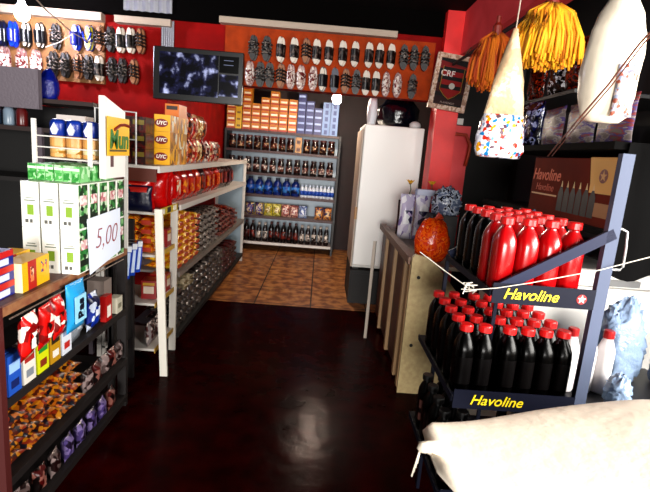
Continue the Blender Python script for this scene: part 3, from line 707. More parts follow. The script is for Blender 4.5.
# jars
def bottle(name, r0, h, body, cap, label=None, neck=.45, sx=1, sy=1, n=14):
    hb = h*.72
    o = MB().lathe([(r0*.9, 0), (r0, h*.03), (r0, hb*.9), (r0*.9, hb), (r0*neck, h*.88), (r0*neck, h*.9)], n, sx=sx, sy=sy).build(name, body, smooth=True)
    MB().lathe([(r0*neck*1.2, h*.88), (r0*neck*1.2, h*.985), (r0*neck, h)], n).build('cap', cap, o, smooth=False)
    if label: MB().lathe([(r0*1.02, hb*.25), (r0*1.02, hb*.75)], n, sx=sx, sy=sy).build('label', label, o, smooth=True)
    return o
jb = Kind(bottle('spice_jar', .055, .22, mat('2a0e08', .2), mat('5a1a12', .4), printed(['3a1a10', 'b89a7a', '2a0a08', '6a2a18'], 40), .8), 'jar', 'jars on the back shelf')
yj = Kind(carton('yellow_tin', .1, .12, .12, mat('b8861a', .4), None, [(.2, .6, .2, .8, mat('6a3a10'))]), 'box', 'yellow boxes among the jars')
for i in range(13):
    x = -1.42+i*.13
    if i == 8:
        for k in range(2): yj.put((x, 7.55, 1.6005+k*.1205), 0, f'mustard yellow box, {"upper" if k else "lower"} of two among the dark jars on the back shelf')
        continue
    jb.put((x, 7.52, 1.6005), R.uniform(0, 3), f'dark brown jar, {ORD[i]} from the left on the shelf below the small boxes')
wj = Kind(bottle('sauce_jar', .052, .24, mat('1e0a0a', .2), mat('3a1010', .4), printed(['c8b8b0', '5a2a20', '1a0a0a', '8a5a50'], 45), .7), 'jar', 'pale labelled jars on the back shelf')
for i in range(13): wj.put((-1.42+i*.13, 7.52, 1.2505), R.uniform(0, 3), f'dark jar with pale label, {ORD[i]} from left, fourth shelf up of the back unit')
bl = Kind(bottle('detergent_bottle', .068, .27, mat('12347a', .25), mat('0a1a4a', .4), printed(['1f5fae', '0c2050', '4a8ac8'], 18), .4), 'bottle', 'blue bottles on the back shelf')
for i in range(8): bl.put((-1.4+i*.145, 7.55, .9105), R.uniform(0, 3), f'dark blue detergent bottle, {ORD[i]} from the left on the back shelf')
wl = Kind(bottle('bleach_bottle', .031, .2, mat('d6dce6', .35), mat('c8d4e8', .4), mat('2a5ab0', .4), .5), 'bottle', 'small white bottles on the back shelf')
for i in range(9): wl.put((-.275+i*.0605, 7.52, .9105), 0, f'small white bottle with blue label, {ORD[i]} right of the dark blue bottles')
pk = [Kind(pouch('sponge_pack', .14, .2, .08, printed(c, 40, .35), printed(l, 50), .6, .4, .5, seed=60+i), 'pack', 'packs on the back shelf') for i, (c, l) in enumerate(((['5a3a8a', 'b89a5a', 'd8c8a0', '2a1a4a'], ['e8dcc8', '5a3a8a']), (['c8b81a', '8a8a10', 'e0d890'], ['f0e8c0', 'a88a10']), (['c88a80', 'e0c0b0', '8a4a50'], ['f0e0d8', 'a85a60']), (['8aa0c8', 'c8d0e0', '5a6a9a'], ['e0e6f0', '6a7ab0']), (['a8622a', '3a3a6a', 'd8a060'], ['e0c090', '3a3a6a'])))]
PN = ('purple and cream', 'yellow green', 'pink', 'pale blue', 'orange and navy')
for i, (k, x) in enumerate(((0, -1.4), (0, -1.25), (0, -1.1), (0, -.95), (1, -.80), (1, -.66), (2, -.52), (2, -.38), (3, -.24), (4, .02), (4, .16))):
    pk[k].put((x, 7.52, .5705), R.uniform(-.15, .15), f'{PN[k]} pack, {ORD[i]} from the left, second shelf of the back unit')
db = Kind(bottle('cola_bottle', .045, .33, mat('180808', .2), mat('5a1010', .4), printed(['4a1410', '1a0808', '8a3a30'], 30), .4), 'bottle', 'dark bottles on the lowest back shelf')
sb = Kind(bottle('milk_bottle', .04, .31, mat('2a1a1a', .25), mat('c8c0b8', .4), printed(['d8d0c8', '2a1414', 'b8aca4'], 40), .5), 'bottle', 'pale labelled bottles on the lowest back shelf')
for i in range(17):
    (sb if i in (5, 6, 12, 13, 14, 15, 16) else db).put((-1.43+i*.1, 7.5, .1505), R.uniform(0, 3), f'{"pale labelled" if i in (5,6,12,13,14,15,16) else "dark red"} bottle, {ORD[i]} from the left on the lowest back shelf')

# ------------------------------------------------------------------ fridge
r = empty('fridge', (.74, 5.02, 0)); tag(r, 'tall white fridge standing beside the red pillar', 'fridge')
wh = mat('f6f4f0', .4)
MB().box(-.315, .315, .06, .66, .40, 1.95).build('cabinet', mat('d8d6d0', .4), r, bevel=.008)
MB().box(-.315, .315, 0, .055, .44, 1.955).build('door', wh, r, bevel=.012)
MB().box(-.335, -.32, .0, .66, .42, 1.9).build('side_trim', mat('b8a898', .5), r)
MB().box(-.345, -.315, -.03, .0, .95, 1.08).build('handle', mat('b08a58', .5), r, bevel=.006)
for x in (-.27, .27): MB().box(x-.03, x+.03, .08, .6, .38, .40).build('foot', blk, r)
o = MB().box(-.33, .33, 0, .68, 0, .38).box(-.30, .30, -.004, 0, .04, .34).build('shade_block', mat('140a08', .7)); tag(o, 'dark block added for the shade below the tall white fridge', 'shade_block'); o.location = (.74, 5.02, 0)  # dark block added in place of the shade below the fridge
o = MB().blob(.23, .18, .2, seed=5, amp=.2, freq=5, n=28, m=16).build('black_plastic_bag', mat('0b1020', .15, bump=.4, bscale=18), smooth=True)
tag(o, 'glossy black plastic bag lying on top of the white fridge', 'bag'); o.location = (.815, 5.38, 1.957)
o = MB().blob(.055, .1, .19, seed=6, amp=.12, n=20).build('white_plastic_bag', mat('dfe4ea', .3, bump=.3), smooth=True)
tag(o, 'white plastic bag at the left edge of the fridge top', 'bag'); o.location = (.50, 5.16, 1.957)
o = MB().blob(.06, .05, .04, seed=7).build('small_white_pack', mat('d8d8d8', .4), smooth=True); tag(o, 'small crumpled white pack in front of the black bag on the fridge', 'pack'); o.location = (.96, 5.09, 1.957)

# ------------------------------------------------------------------ poster
pc = P(452, 82.5, 4.55)
r = empty('poster', (pc.x, 4.575, pc.z)); r.rotation_euler = (0, math.radians(5.5), 0)
tag(r, 'framed dark red football crest poster hanging crooked on the red pillar', 'poster')
W, H = .355/2, .5/2
MB().box(-W, -W+.042, -.015, .02, -H, H).box(W-.042, W, -.015, .02, -H, H).box(-W+.042, W-.042, -.015, .02, -H, -H+.042).box(-W+.042, W-.042, -.015, .02, H-.042, H).build('frame', printed(['c8a890', 'a8806a', 'd8c0b0'], 60, .5), r)
MB().box(-W+.03, W-.03, -.002, .015, -H+.03, H-.03).build('print', printed(['140404', '3a0808', '8a0c0c', '500808'], 4, .85, (.2, 1, 3)), r)
MB().prism([(-.1, .14), (-.1, -.07), (0, -.15), (.1, -.07), (.1, .14)][::-1] and [(-.1, -.07), (0, -.15), (.1, -.07), (.1, .14), (-.1, .14)], -.004, -.002).build('shield', mat('a01010', .85), r)
for z in (-.06, .02, .1): MB().box(-.098, .098, -.0048, -.004, z, z+.035).build('shield_stripe', mat('160808', .85), r)
MB().tube([(-.1, -.005, .14), (-.1, -.005, -.07), (-.05, -.005, -.12), (0, -.005, -.15), (.05, -.005, -.12), (.1, -.005, -.07), (.1, -.005, .14)], .003).build('shield_outline', mat('a88a30', .4), r)
text('monogram', 'CRF', .075, mat('e6dcd8', .5), r, (-.05, -.006, .075), FRONT, 0, .0006, .001)
MB().lathe([(.028, 0), (.028, .003)], 18, M=T(.01, -.003, -.03) @ RX(PI/2)).build('ball', mat('d0ccc4', .5), r)
text('caption', 'FLAMENGO', .026, mat('a89088', .5), r, (0, -.004, -.185), FRONT, 0, .0004)
# pale tag on the pillar right of the poster, and hanging orange rope
o = MB().box(-.03, .03, -.002, 0, 0, .06).build('wall_card', mat('d8d4d0', .5)); pq = P(460.5, 121.5, 4.83); tag(o, 'small pale card stuck on the wall under the poster', 'card'); o.location = (pq.x, 4.838, pq.z-.03)
pts = [P(x, y, 4.80) for x, y in ((446, 136), (456, 134), (466, 135), (470, 145), (468, 156), (465, 166))]
tag(MB().tube(pts, .018, 8).build('rope', mat('b8481a', .6), smooth=True), 'thick orange red cord bent around the pink wall panel', 'cord')

# ------------------------------------------------------------------ counter with cream end
r = empty('counter', (.035, 0, 0)); tag(r, 'wooden counter with cream end board and brown panelled front', 'counter')
cream = brickless('cream_board', 'b8a47c', 'c9b88e', 30, .45, .1)
brown = brickless('brown_panel', '4a1e12', '6a2c1a', 8, .5)
edge = mat('a88a66', .5)
MB().prism([(.62, 0), (1.0, 0), (1.0, .70), (.86, .86), (.74, .985), (.64, 1.0), (.62, .98)], 3.03, 3.06).build('end_board', cream, r)
for x, z in ((.675, .845), (.68, .36)): MB().lathe([(.012, 0), (.012, .003)], 14, M=T(x, 3.03, z) @ RX(PI/2)).build('screw_hole', blk, r)
MB().box(.64, .66, 3.06, 4.62, .05, .9).build('front_panel', brown, r)
for y in (3.06, 3.24, 3.70, 4.2): MB().box(.615, .645, y, y+.055, .03, .95).build('stile', edge, r)
MB().box(.62, 1.12, 3.06, 4.62, .9, .925).build('worktop', mat('9a8a78', .5), r)
MB().box(.60, .66, 3.06, 4.62, .925, .975).build('front_rail', mat('8a6a58', .5, bump=.3), r)
MB().box(1.06, 1.12, 3.08, 3.14, 0, .9).build('leg', brown, r); MB().box(1.06, 1.12, 4.54, 4.6, 0, .9).build('leg', brown, r)
o = MB().box(.505, .535, 4.0, 4.005, 0, .9).box(.53, .535, 4.0, 4.03, 0, .9).build('angle_bar', mat('b8aca0', .45)); tag(o, 'white steel angle bar standing upright before the counter', 'angle bar')
# things on the counter
bgm = printed(['ece8f0', 'd0c8e0', 'f4f2f6', '9a8ab8', 'e4e0ec'], 26, .25, (1, 1, .5))
K = Kind(pouch('wrapped_pack', .135, .40, .1, bgm, printed(['f0f0f4', 'c8b8d8', '3a3060'], 20), .6, .3, .5, seed=71), 'pack', 'white packs on the counter')
for i, (x, y) in enumerate(((.785, 4.1), (.925, 4.12), (1.066, 4.1))):
    K.put((x, y, .9255 if x > .66 else .976), R.uniform(-.2, .2), f'white and lilac wrapped pack, {["left","middle","right"][i]} of three on the counter before the fridge')
o = carton('blue_lid_box', .2, .1, .05, mat('3a5ab0', .35), mat('c8cce0', .4)); tag(o, 'blue topped flat box lying on the white wrapped packs', 'box'); o.location = (.95, 4.1, 1.3265)
o = pouch('maroon_pack', .13, .33, .06, mat('3a0c12', .4), mat('d8b41a', .4), .5, .3, .35, 72); tag(o, 'maroon pack with yellow patch leaning left of the white packs', 'pack'); o.location = (.79, 4.27, .9265); o.rotation_euler = (0, 0, .3)
def flower(loc, label, n, seed):
    rr = random.Random(seed); r = empty('flower', loc); tag(r, label, 'flower')
    MB().tube([(0, 0, 0), (.01, 0, .04), (0, 0, .09)], .004).build('stem', mat('2a5a1a', .5), r)
    h = MB()
    for i in range(n):
        a = 2*PI*i/n; M = T(0, 0, .09) @ RZ(a) @ RX(.8)
        h.prism([(-.006, 0), (.006, 0), (.014, .03), (0, .05), (-.014, .03)], -.002, .002, M=M)
    h.build('petals', mat('e0b010', .5), r); MB().blob(.012, .012, .012, n=10, m=6, amp=0).build('flower_centre', mat('8a5a10', .6), r, (0, 0, .085))
flower((.79, 4.1, 1.325), 'small yellow flower over the left white pack', 7, 1)
flower((1.12, 4.03, 1.27), 'larger yellow flower drooping right of the white packs', 8, 2)
flower((1.0, 4.19, 1.325), 'small yellow flower behind the blue topped box', 6, 3)
o = MB().blob(.12, .09, .17, seed=14, amp=.12, freq=4, n=26, m=18, flat=.2).build('orange_bag', printed(['d8480c', 'e8701c', 'c8380c', 'e8842a'], 24, .25, noise=True, bump=.4), smooth=True)
tag(o, 'orange red translucent bag tied on the cream end of the counter', 'bag'); o.location = (.815, 3.21, .9265)
MB().tube([(0, 0, .27), (.01, 0, .30), (.04, 0, .33)], [.02, .012, .03], 8).build('tied_neck', mat('c8502a', .3), o)
o = MB().blob(.11, .09, .13, seed=15, amp=.3, freq=6, n=28, m=18).build('crumpled_bag', printed(['7a86a0', 'c8d0dc', '2a3040', '98a2b8'], 22, .15, noise=True, bump=.5), smooth=True)
tag(o, 'crumpled bluish clear bag behind the orange bag', 'bag'); o.location = (1.03, 3.75, .93)
bxk = MB().box(-.1, .1, -.1, .1, 0, .28).build('dark_carton', mat('120a0a', .6)); tag(bxk, 'dark carton on the counter under the crumpled clear bag', 'box'); bxk.location = (1.01, 3.75, .9255)
o.location.z = 1.2065
MB().box(-.08, .08, -.101, -.1, .05, .2).build('label', mat('2a1212', .5), bxk)

# ------------------------------------------------------------------ motor oil rack
navy = mat('10162e', .6, 0, .15)
X0, X1, Y0, Y1 = .61, .945, 1.5, 2.06
r = empty('oil_rack', (0, 0, 0)); tag(r, 'navy steel rack of motor oil bottles with yellow lettering on its side lips', 'rack')
MB().box(X1, X1+.04, Y0-.012, Y0+.012, 0, 1.68).build('post', mat('5c6478', .6, 0, .2), r)
MB().box(X1, X1+.04, Y1-.012, Y1+.012, 0, 1.26).build('post', navy, r)
MB().box(.6655, .678, 1.616, 1.626, .40, 1.185).build('front_post', navy, r)
MB().box(.60, .615, Y1, Y1+.02, 0, 1.175).build('front_post', navy, r)
for z in (.40, .795, 1.185):
    xa = .60 if z > 1 else .52
    b_ = MB().box(xa, X1+.02, Y0, Y1+.02, z, z+.01)
    b_.build('shelf', navy, r)
    MB().box(xa-.004, xa, Y0, Y1, z-.005, z+.02).build('front_lip', navy, r)
    lp = MB().box(xa if z < 1 else X0-.01, X1, Y0-.014, Y0-.01, z-.022, z+.047).build('side_lip', navy, r)
    if z > .7:
        text('lettering', 'Havoline', .052, mat('f0d818', .5), lp, (X0+(.118 if z > 1 else .06), Y0-.0155, z+.012), FRONT, .3, .0004, .0004)
        if z > 1:
            MB().lathe([(.017, 0), (.017, .001)], 20, M=T(X1-.045, Y0-.0142, z+.012) @ RX(PI/2)).build('emblem_disc', mat('a01418', .4), lp)
            st = [(math.sin(k*PI/5)*(.015 if k % 2 == 0 else .006), math.cos(k*PI/5)*(.015 if k % 2 == 0 else .006)) for k in range(10)][::-1]
            MB().prism(st, -.0008, 0, M=T(X1-.045, Y0-.0156, z+.012)).build('emblem_star', mat('e8dede', .4), lp)
for y in (Y0-.006, Y1):
    a_, b_ = Vector((X0, y, 1.205)), Vector((X1+.025, y, 1.425)); d = b_-a_
    MB().box(0, d.length, -.006, .006, -.018, .018, M=T(*a_) @ RY(-math.atan2(d.z, d.x))).build('brace', mat('222a48', .6, 0, .2), r)
tb_ = MB().tube([P(x, y, 1.54) for x, y in ((606, 229), (622, 229), (627.5, 232), (626, 248), (623, 267), (620, 270), (602, 270))], .004, 8).build('wire_loop', mat('b8b8b8', .3, .4), r, smooth=True)
# bottles
def oil(body, cap, label, h=.25, wx=.036, wy=.045):
    def sec(z, a, b): return (z, a, b)
    prof = [(0, .9, .9), (.008, 1, 1), (h*.62, 1, 1), (h*.70, .96, .93), (h*.80, .72, .62), (h*.86, .46, .40), (h*.88, .40, .36), (h*.90, .40, .36)]
    m = MB(); n = 20; vs, fs = [], []
    for z, a, b in prof:
        for i in range(n):
            t = 2*PI*i/n; c_, s_ = math.cos(t), math.sin(t)
            vs.append((math.copysign(abs(c_)**.7, c_)*wx*a, math.copysign(abs(s_)**.7, s_)*wy*b, z))
    for j in range(len(prof)-1):
        for i in range(n):
            k = (i+1) % n; fs.append((j*n+i, j*n+k, (j+1)*n+k, (j+1)*n+i))
    fs += [tuple(range(n-1, -1, -1)), tuple((len(prof)-1)*n+i for i in range(n))]
    o = m.add(vs, fs).build('oil_bottle', body, smooth=True)
    MB().lathe([(.0225, h*.90), (.0235, h*.905), (.0235, h*.985), (.021, h)], 18).build('cap', cap, o)
    if label:
        m = MB(); vs = []; fs = []
        for i in range(9):
            t = -PI/2-1.1+2.2*i/8
            for z in (h*.15, h*.55):
                c_, s_ = math.cos(t), math.sin(t)
                vs.append((math.copysign(abs(c_)**.7, c_)*wx*1.015, math.copysign(abs(s_)**.7, s_)*wy*1.015, z))
        for i in range(8): fs.append((2*i, 2*i+2, 2*i+3, 2*i+1))
        k = len(vs); vs += [(x*.995, y*.995, z) for x, y, z in vs]; fs += [tuple(q+k for q in f[::-1]) for f in fs]
        m.add(vs, fs).build('label', label, o, smooth=True)
    return o
redcap = mat('c41c1c', .35)
ro = Kind(oil(mat('ae0e16', .24), redcap, None), 'bottle', 'red oil bottles on the upper tier')
bo = Kind(oil(mat('040303', .25, spec=.12), redcap, mat('0a0506', .4, spec=.1), .25, .0322, .044), 'bottle', 'black oil bottles')
XP = [.645, .722, .800, .878]
for j in range(5):
    for i in range(4):
        k, nm = (ro, 'red') if j < 2 else (bo, 'black')
        k.put((XP[i], 1.565+j*.1, 1.1955), 0, f'{nm} oil bottle, {ORD[i]} from the aisle in the {ORD[j]} row, upper tier')
XL2 = [.560, .628, .716, .782, .848, .912]
for j in range(5):
    for i in range(6):
        bo.put((XL2[i], 1.57+j*.1, .8055), 0, f'black oil bottle, {ORD[i]} from the aisle in the {ORD[j]} row, middle tier')
lo = Kind(oil(mat('040303', .3, spec=.1), mat('0c0909', .4), printed(['2a1414', '6a4a44', '120a0a'], 40, .3), .25, .033, .044), 'bottle', 'black oil bottles')
for j in range(5):
    for i in range(2):
        lo.put((.560+i*.07, 1.57+j*.1, .4105), 0, f'black oil bottle with reddish label, {ORD[i]} from the aisle in the {ORD[j]} row, lowest tier')
def crate(name, w, d, h, m, label, loc):
    r = empty(name, loc); tag(r, label, 'crate')
    for y in (-d/2, d/2-.015):
        for k in range(4): MB().box(-w/2, w/2, y, y+.015, h*(k+.08)/4, h*(k+.85)/4).build('slat', m, r)
    for x in (-w/2, w/2-.015):
        for k in range(4): MB().box(x, x+.015, -d/2+.015, d/2-.015, h*(k+.08)/4, h*(k+.85)/4).build('slat', m, r)
    for x in (-w/2+.015, w/2-.045):
        for y in (-d/2+.015, d/2-.045): MB().box(x, x+.03, y, y+.03, 0, h).build('corner_post', m, r)
    MB().box(-w/2, w/2, -d/2, d/2, h, h+.012).build('top_board', m, r)
    return r

# white string tied across the rack
pts = [P(x, y, Y) for x, y, Y in ((420, 252, 1.62), (445, 271, 1.56), (466, 286, 1.50), (470, 290, 1.478), (497, 288, 1.47), (530, 283, 1.466), (600, 270, 1.47), (650, 257, 1.47))]
tag(MB().tube(pts, .0016, 6).build('string', mat('cfc8bc', .6)), 'thin white string stretched across the upper lip of the oil rack', 'string')
kn = MB(); c0 = P(468, 288, 1.49)
for i in range(6): kn.tube([c0+Vector((R.uniform(-.025, .03), R.uniform(-.01, .01), R.uniform(-.02, .02))) for _ in range(4)], .0016)
tag(kn.build('string_knot', mat('d8d2c8', .6)), 'frayed knot of white string at the aisle corner of the oil rack', 'knot')

# ------------------------------------------------------------------ carton with oil advert on the wall shelf
r = empty('wall_shelf', (0, 0, 0)); tag(r, 'dark two board wall shelf behind the oil rack', 'shelf')
MB().box(1.16, 1.95, 1.86, 3.3, 1.365, 1.39).build('board', mat('0a0606', .9, spec=.08), r)
MB().box(1.14, 1.95, 1.86, 3.3, 1.715, 1.745).build('board', mat('080505', .9, spec=.08), r)
for y in (2.2, 3.1): MB().box(1.75, 1.95, y, y+.02, 1.745, 1.95).build('bracket', mat('080505', .9, spec=.08), r)
m_ = MB(); vs, fs = [], []; n = 24
for s_ in (0, .008):
    for j in range(9):
        for i in range(n+1):
            vs.append((1.19+.74*i/n, 1.842+s_+.012*math.sin(i*1.3)*(1-.5*j/8)+.006*math.sin(j*1.1+i), 1.742-.52*j/8-.03*math.sin(i*.5)*j/8))
q = 9*(n+1)
for j in range(8):
    for i in range(n):
        a = j*(n+1)+i; fs += [(a, a+n+1, a+n+2, a+1), (q+a, q+a+1, q+a+n+2, q+a+n+1)]
tag(MB().add(vs, fs).build('black_curtain', mat('060506', .9, spec=.08), smooth=True), 'black plastic sheet hanging from the dark board right of the rack post', 'sheet')
r = empty('oil_carton', (1.20, 2.28, 1.391)); r.rotation_euler = (0, 0, 0); tag(r, 'brown oil carton printed with bottles and star badge under the dark board', 'carton')
L2, HC = .375, .29
MB().box(0, .3, -L2, L2, 0, HC).build('body', brickless('carton_brown', '70260e', '7e2e12', 6, .85, .1, .1), r)
Mw = Matrix(((0, -1, 0, 0), (-1, 0, 0, 0), (0, 0, 1, 0), (0, 0, 0, 1)))   # x -> -y (right end nearest), faces -X
MB().prism([(.20, .12+.02), (.36, .14), (.36, .295), (.17, .295), (.20, .18)], .0005, .001, M=Mw).build('cream_corner', mat('dcb068', .7), r)
MB().lathe([(.03, 0), (.03, .001)], 20, M=T(-.0012, -.29, .215) @ RY(-PI/2)).build('badge', mat('7a1414', .5), r)
st = [(math.sin(k*PI/5)*(.025 if k % 2 == 0 else .01), math.cos(k*PI/5)*(.025 if k % 2 == 0 else .01)) for k in range(10)]
MB().prism([(x+.29, z+.215) for x, z in st], .0026, .003, M=Mw).build('badge_star', mat('c89a5a', .5), r)
for i in range(6):
    x = -.04+i*.055
    MB().prism([(x-.024, .03), (x+.024, .03), (x+.024, .12), (x+.008, .15), (x-.008, .15), (x-.024, .12)], .0005, .0012, M=Mw).build('bottle_picture', mat('180a08', .5), r)
    MB().prism([(x-.008, .15), (x+.008, .15), (x, .18)], .0005, .0012, M=Mw).build('bottle_tip', mat('d8b888', .6), r)
MB().prism([(.25, .04), (.36, .04), (.36, .10), (.25, .10)], .0005, .001, M=Mw).build('cream_panel', mat('a87a48', .5), r)
MB().prism([(-.36, .095), (-.08, .095), (-.08, .103), (-.36, .103)], .0005, .001, M=Mw).build('printed_line', mat('dcb48a', .6), r)
text('lettering', 'Havoline', .085, mat('d0602a', .6), r, (-.0008, .22, .20), LEFTW, .2, .0004, .001)
text('small_lettering', 'Havoline', .055, mat('c05426', .6), r, (-.0008, .22, .135), LEFTW, .2, .0004)
# goods above and around it
gp = Kind(pouch('paper_sack', .28, .2, .05, printed(['7a706c', '98908c', '5a4a80', '8a3a3a', '6a625e'], 9, .5, (1, 1, 4), noise=True), None, seed=81), 'pack', 'grey printed packs on the dark board')
for i, y in enumerate((2.05, 2.32, 2.60)): gp.put((1.24, y, 1.7465), -PI/2+R.uniform(-.1, .1), f'grey pack with purple streaks, {ORD[i]} from the front on the dark upper board')
bp_ = [Kind(pouch('hanging_pack', .16, .26, .07, printed(c, 24, .2, noise=True, bump=.3), None, seed=84+i), 'pack', 'packs hung over the dark board') for i, c in enumerate((['0a0c24', '141c5a', 'a8aed0', '0c0c18'], ['0c0808', '2a1414', 'd0ccd0', '100a0a'], ['3a0c06', '8a2a0a', '1a0806', 'c84a14']))]
BN = ('dark blue', 'black and white', 'rust red')
for i, (k, y, z) in enumerate(((0, 2.85, 1.7465), (1, 3.05, 1.7465), (0, 3.22, 1.7465), (2, 2.62, 2.06), (1, 2.82, 2.04), (2, 3.1, 2.05))):
    if z > 1.9:
        bp_[k].put((1.33, y, z), -PI/2+.2, f'{BN[k]} pack, {ORD[i-3]} from the front in the wall row under the yellow mop')
    else: bp_[k].put((1.24, y, z), -PI/2+.2, f'{BN[k]} pack, {ORD[i]} past the grey packs on the dark upper board')
tag(MB().box(1.27, 1.95, 2.5, 3.25, 2.02, 2.038).build('high_shelf', mat('0c0808', .6)), 'narrow black shelf high above the dark wall boards', 'shelf')

# ------------------------------------------------------------------ white chest freezer and bags at the right
r = empty('chest_freezer', (0, 0, 0)); tag(r, 'white chest freezer behind the oil rack, brightly lit', 'freezer')
MB().box(1.06, 1.88, 2.15, 2.85, .06, 1.08).build('cabinet', mat('e8e6e2', .4), r, bevel=.01)
MB().box(1.05, 1.89, 2.14, 2.86, 1.085, 1.17).build('lid', mat('ece9e4', .4), r, bevel=.015)
MB().box(1.38, 1.55, 2.12, 2.14, 1.10, 1.13).build('handle', mat('8a8a8a', .4), r)
for x in (1.1, 1.8): MB().box(x, x+.05, 2.2, 2.8, 0, .06).build('foot', blk, r)
def drape():
    m = MB(); n = 16; vs, fs = [], []
    for s_ in (0, .012):
        for j in range(n+1):
            for i in range(n+1):
                x = 1.07+.78*i/n; y = 2.16+.62*j/n
                z = 1.178+s_+.035*abs(math.sin(9*i/n+4*j/n)) + .03*abs(math.sin(5*j/n-6*i/n))
                vs.append((x, y, z))
    q = (n+1)**2
    for j in range(n):
        for i in range(n):
            a = j*(n+1)+i; fs.append((a, a+n+1, a+n+2, a+1)); fs.append((q+a, q+a+1, q+a+n+2, q+a+n+1))
    for i in range(n):
        fs.append((i, i+1, q+i+1, q+i)); a = n*(n+1)+i; fs.append((a+1, a, q+a, q+a+1))
        a = i*(n+1); fs.append((a+n+1, a, q+a, q+a+n+1)); a += n; fs.append((a, a+n+1, q+a+n+1, q+a))
    return tag(m.add(vs, fs).build('dark_cloth', mat('2a2624', .8, bump=.3), smooth=True), 'rumpled dark cloth spread over the white freezer lid', 'cloth')
drape()
crate('plastic_crate', .57, .42, .74, mat('141018', .5), 'dark crate under the bluish plastic bags beside the oil rack', (1.282, 1.79, 0))
wbk = Kind(bottle('white_bottle', .034, .26, mat('d8d4d4', .35), mat('a01418', .35), None, .5), 'bottle', 'white bottles on the crate')
for i, (x, y) in enumerate(((1.045, 1.737), (1.116, 1.735), (1.187, 1.735))): wbk.put((x, y, .7525), 0, f'white bottle with dark red cap, {ORD[i]} from the rack post on the crate')
clear = mat('a4b8d2', .14, bump=.7, bscale=26, trans=.25)
for i, (x, y, z, a, s) in enumerate(((1.345, 1.89, .7525, (.095, .07, .205), 3), (1.20, 1.64, .7525, (.045, .04, .07), 4), (1.515, 1.80, .7525, (.05, .09, .16), 8))):
    o = MB().blob(*a, n=34, m=24, seed=s, amp=.28, freq=6).build('plastic_bag', clear, smooth=True); o.location = (x, y, z)
    tag(o, ('large crumpled light blue plastic bag on the dark crate', 'small flattened clear bag in front of the white bottles', 'bluish plastic bag at the far right end of the crate')[i], 'bag')

# ------------------------------------------------------------------ mops and hanging bags
tag(MB().tube([(1.15, 4.55, 2.52), (1.15, 3.0, 2.50), (1.15, 1.2, 2.49)], .014, 8).build('hanging_pole', mat('3a1c12', .7)), 'dark rough pole along the pink beam holding the mops', 'pole')
for y in (4.3, 1.4): tag(MB().tube([(1.15, y, 2.5), (1.235, y, 2.64)], .005).build('pole_wire', mat('5a4a40', .5)), f'{"far" if y > 2 else "near"} wire tying the dark pole to the pink beam', 'wire')
def mop(loc, w, h, cols, label, seed):
    rr = random.Random(seed); r = empty('mop', loc); tag(r, label, 'mop')
    s = MB()
    for i in range(420):
        a = rr.uniform(0, 2*PI); q = math.sqrt(rr.random()); x, y = q*math.cos(a), q*math.sin(a)*.6
        l = h*rr.uniform(.82, 1.0)*(1-.15*q*q); sw = rr.uniform(-.03, .03)
        pts = [(x*w*.12, y*w*.12, 0), (x*w*.34, y*w*.34, -l*.18), (x*w*.45+sw, y*w*.45, -l*.6), (x*w*.44+sw*1.5, y*w*.44, -l)]
        s.tube(pts, [.005, .007, .0075, .006], 5, rr.choice((0, 0, 1, 2)))
    o = s.build('strands', [mat(c, .75) for c in cols], r, smooth=True); o['kind'] = 'stuff'
    MB().lathe([(.03, -.02), (.03, .04), (.014, .06), (.014, .10)], 12).build('mop_collar', mat('8a2a10', .5), r)
    MB().tube([(0, 0, .09), (0, 0, 2.5-loc[2])], .003).build('hanging_cord', mat('8a7a60', .6), r)
q = P(497, 33, 3.15); mop((q.x, 3.15, q.z), .30, .37, ('d8760c', 'c85a08', 'e8901a'), 'orange mop head hanging left of the long clear bag', 1)
q = P(553, 4, 2.45); mop((q.x, 2.45, q.z), .34, .32, ('e8a80c', 'd98c08', 'f0bc20'), 'yellow mop head hanging right of the long clear bag', 2)
def sheetbag(name, outl, depth, m, loc, mi2=None, n=18):
    """hanging bag lofted from (z, half width) rows"""
    vs, fs = [], []; k = len(outl)
    for j, (z, hw) in enumerate(outl):
        dd = depth*math.sin(PI*min(1, .12+.88*(k-1-j)/(k-1)))**.5 * min(1, hw/.05)
        for i in range(n):
            a = 2*PI*i/n; w_ = 1+.05*math.sin(5*a+j*1.7)
            vs.append((hw*math.cos(a)*w_, dd/2*math.sin(a)*w_, z))
    for j in range(k-1):
        for i in range(n):
            i2 = (i+1) % n; fs.append((j*n+i, j*n+i2, (j+1)*n+i2, (j+1)*n+i))
    fs += [tuple(range(n-1, -1, -1)), tuple((k-1)*n+i for i in range(n))]
    b = MB().add(vs, fs)
    return b.build(name, m, smooth=True)
r = empty('hanging_bag', (0, 0, 0)); q = P(506, 97, 2.2); r.location = (q.x, 2.2, q.z); r.scale = (.88, .88, .88)
tag(r, 'long tapering clear bag of small colourful toys hung before the mops', 'bag')
o = sheetbag('upper_sheet', [(-.09, .105), (0, .09), (.08, .075), (.16, .055), (.24, .035), (.30, .018), (.33, .012)], .1, printed(['d2b898', 'dcc8ae', 'c4a888'], 9, .25, noise=True, bump=.3), None); o.parent = r
o = sheetbag('toy_pouch', [(-.31, .09), (-.305, .115), (-.27, .128), (-.2, .123), (-.13, .113), (-.09, .105)], .13, printed(['e4e4ea', 'd8dce6', 'dcdce2', 'c8402a', 'e8e8ee', '2a8ac0', 'e0e0e6', 'e0a81a', 'f0f0f4', 'd0d0da', '6a4a5a', 'e8e4e8', 'd8d4dc', '9aa8c0'], 62, .2, bump=.2), None); o.parent = r
MB().tube([(0, 0, .32), (.01, 0, ZC-q.z)], .003).build('hanging_cord', mat('b8aca0', .6), r)
r = empty('hanging_bag', (0, 0, 0)); q = P(612, 64, 1.5); r.location = (q.x, 1.5, q.z)
r.scale = (.86, 1, 1)
tag(r, 'big white pod shaped bag hanging nearest the camera on the right', 'bag')
wb_ = mat('e6dccb', .35, bump=.25, bscale=12)
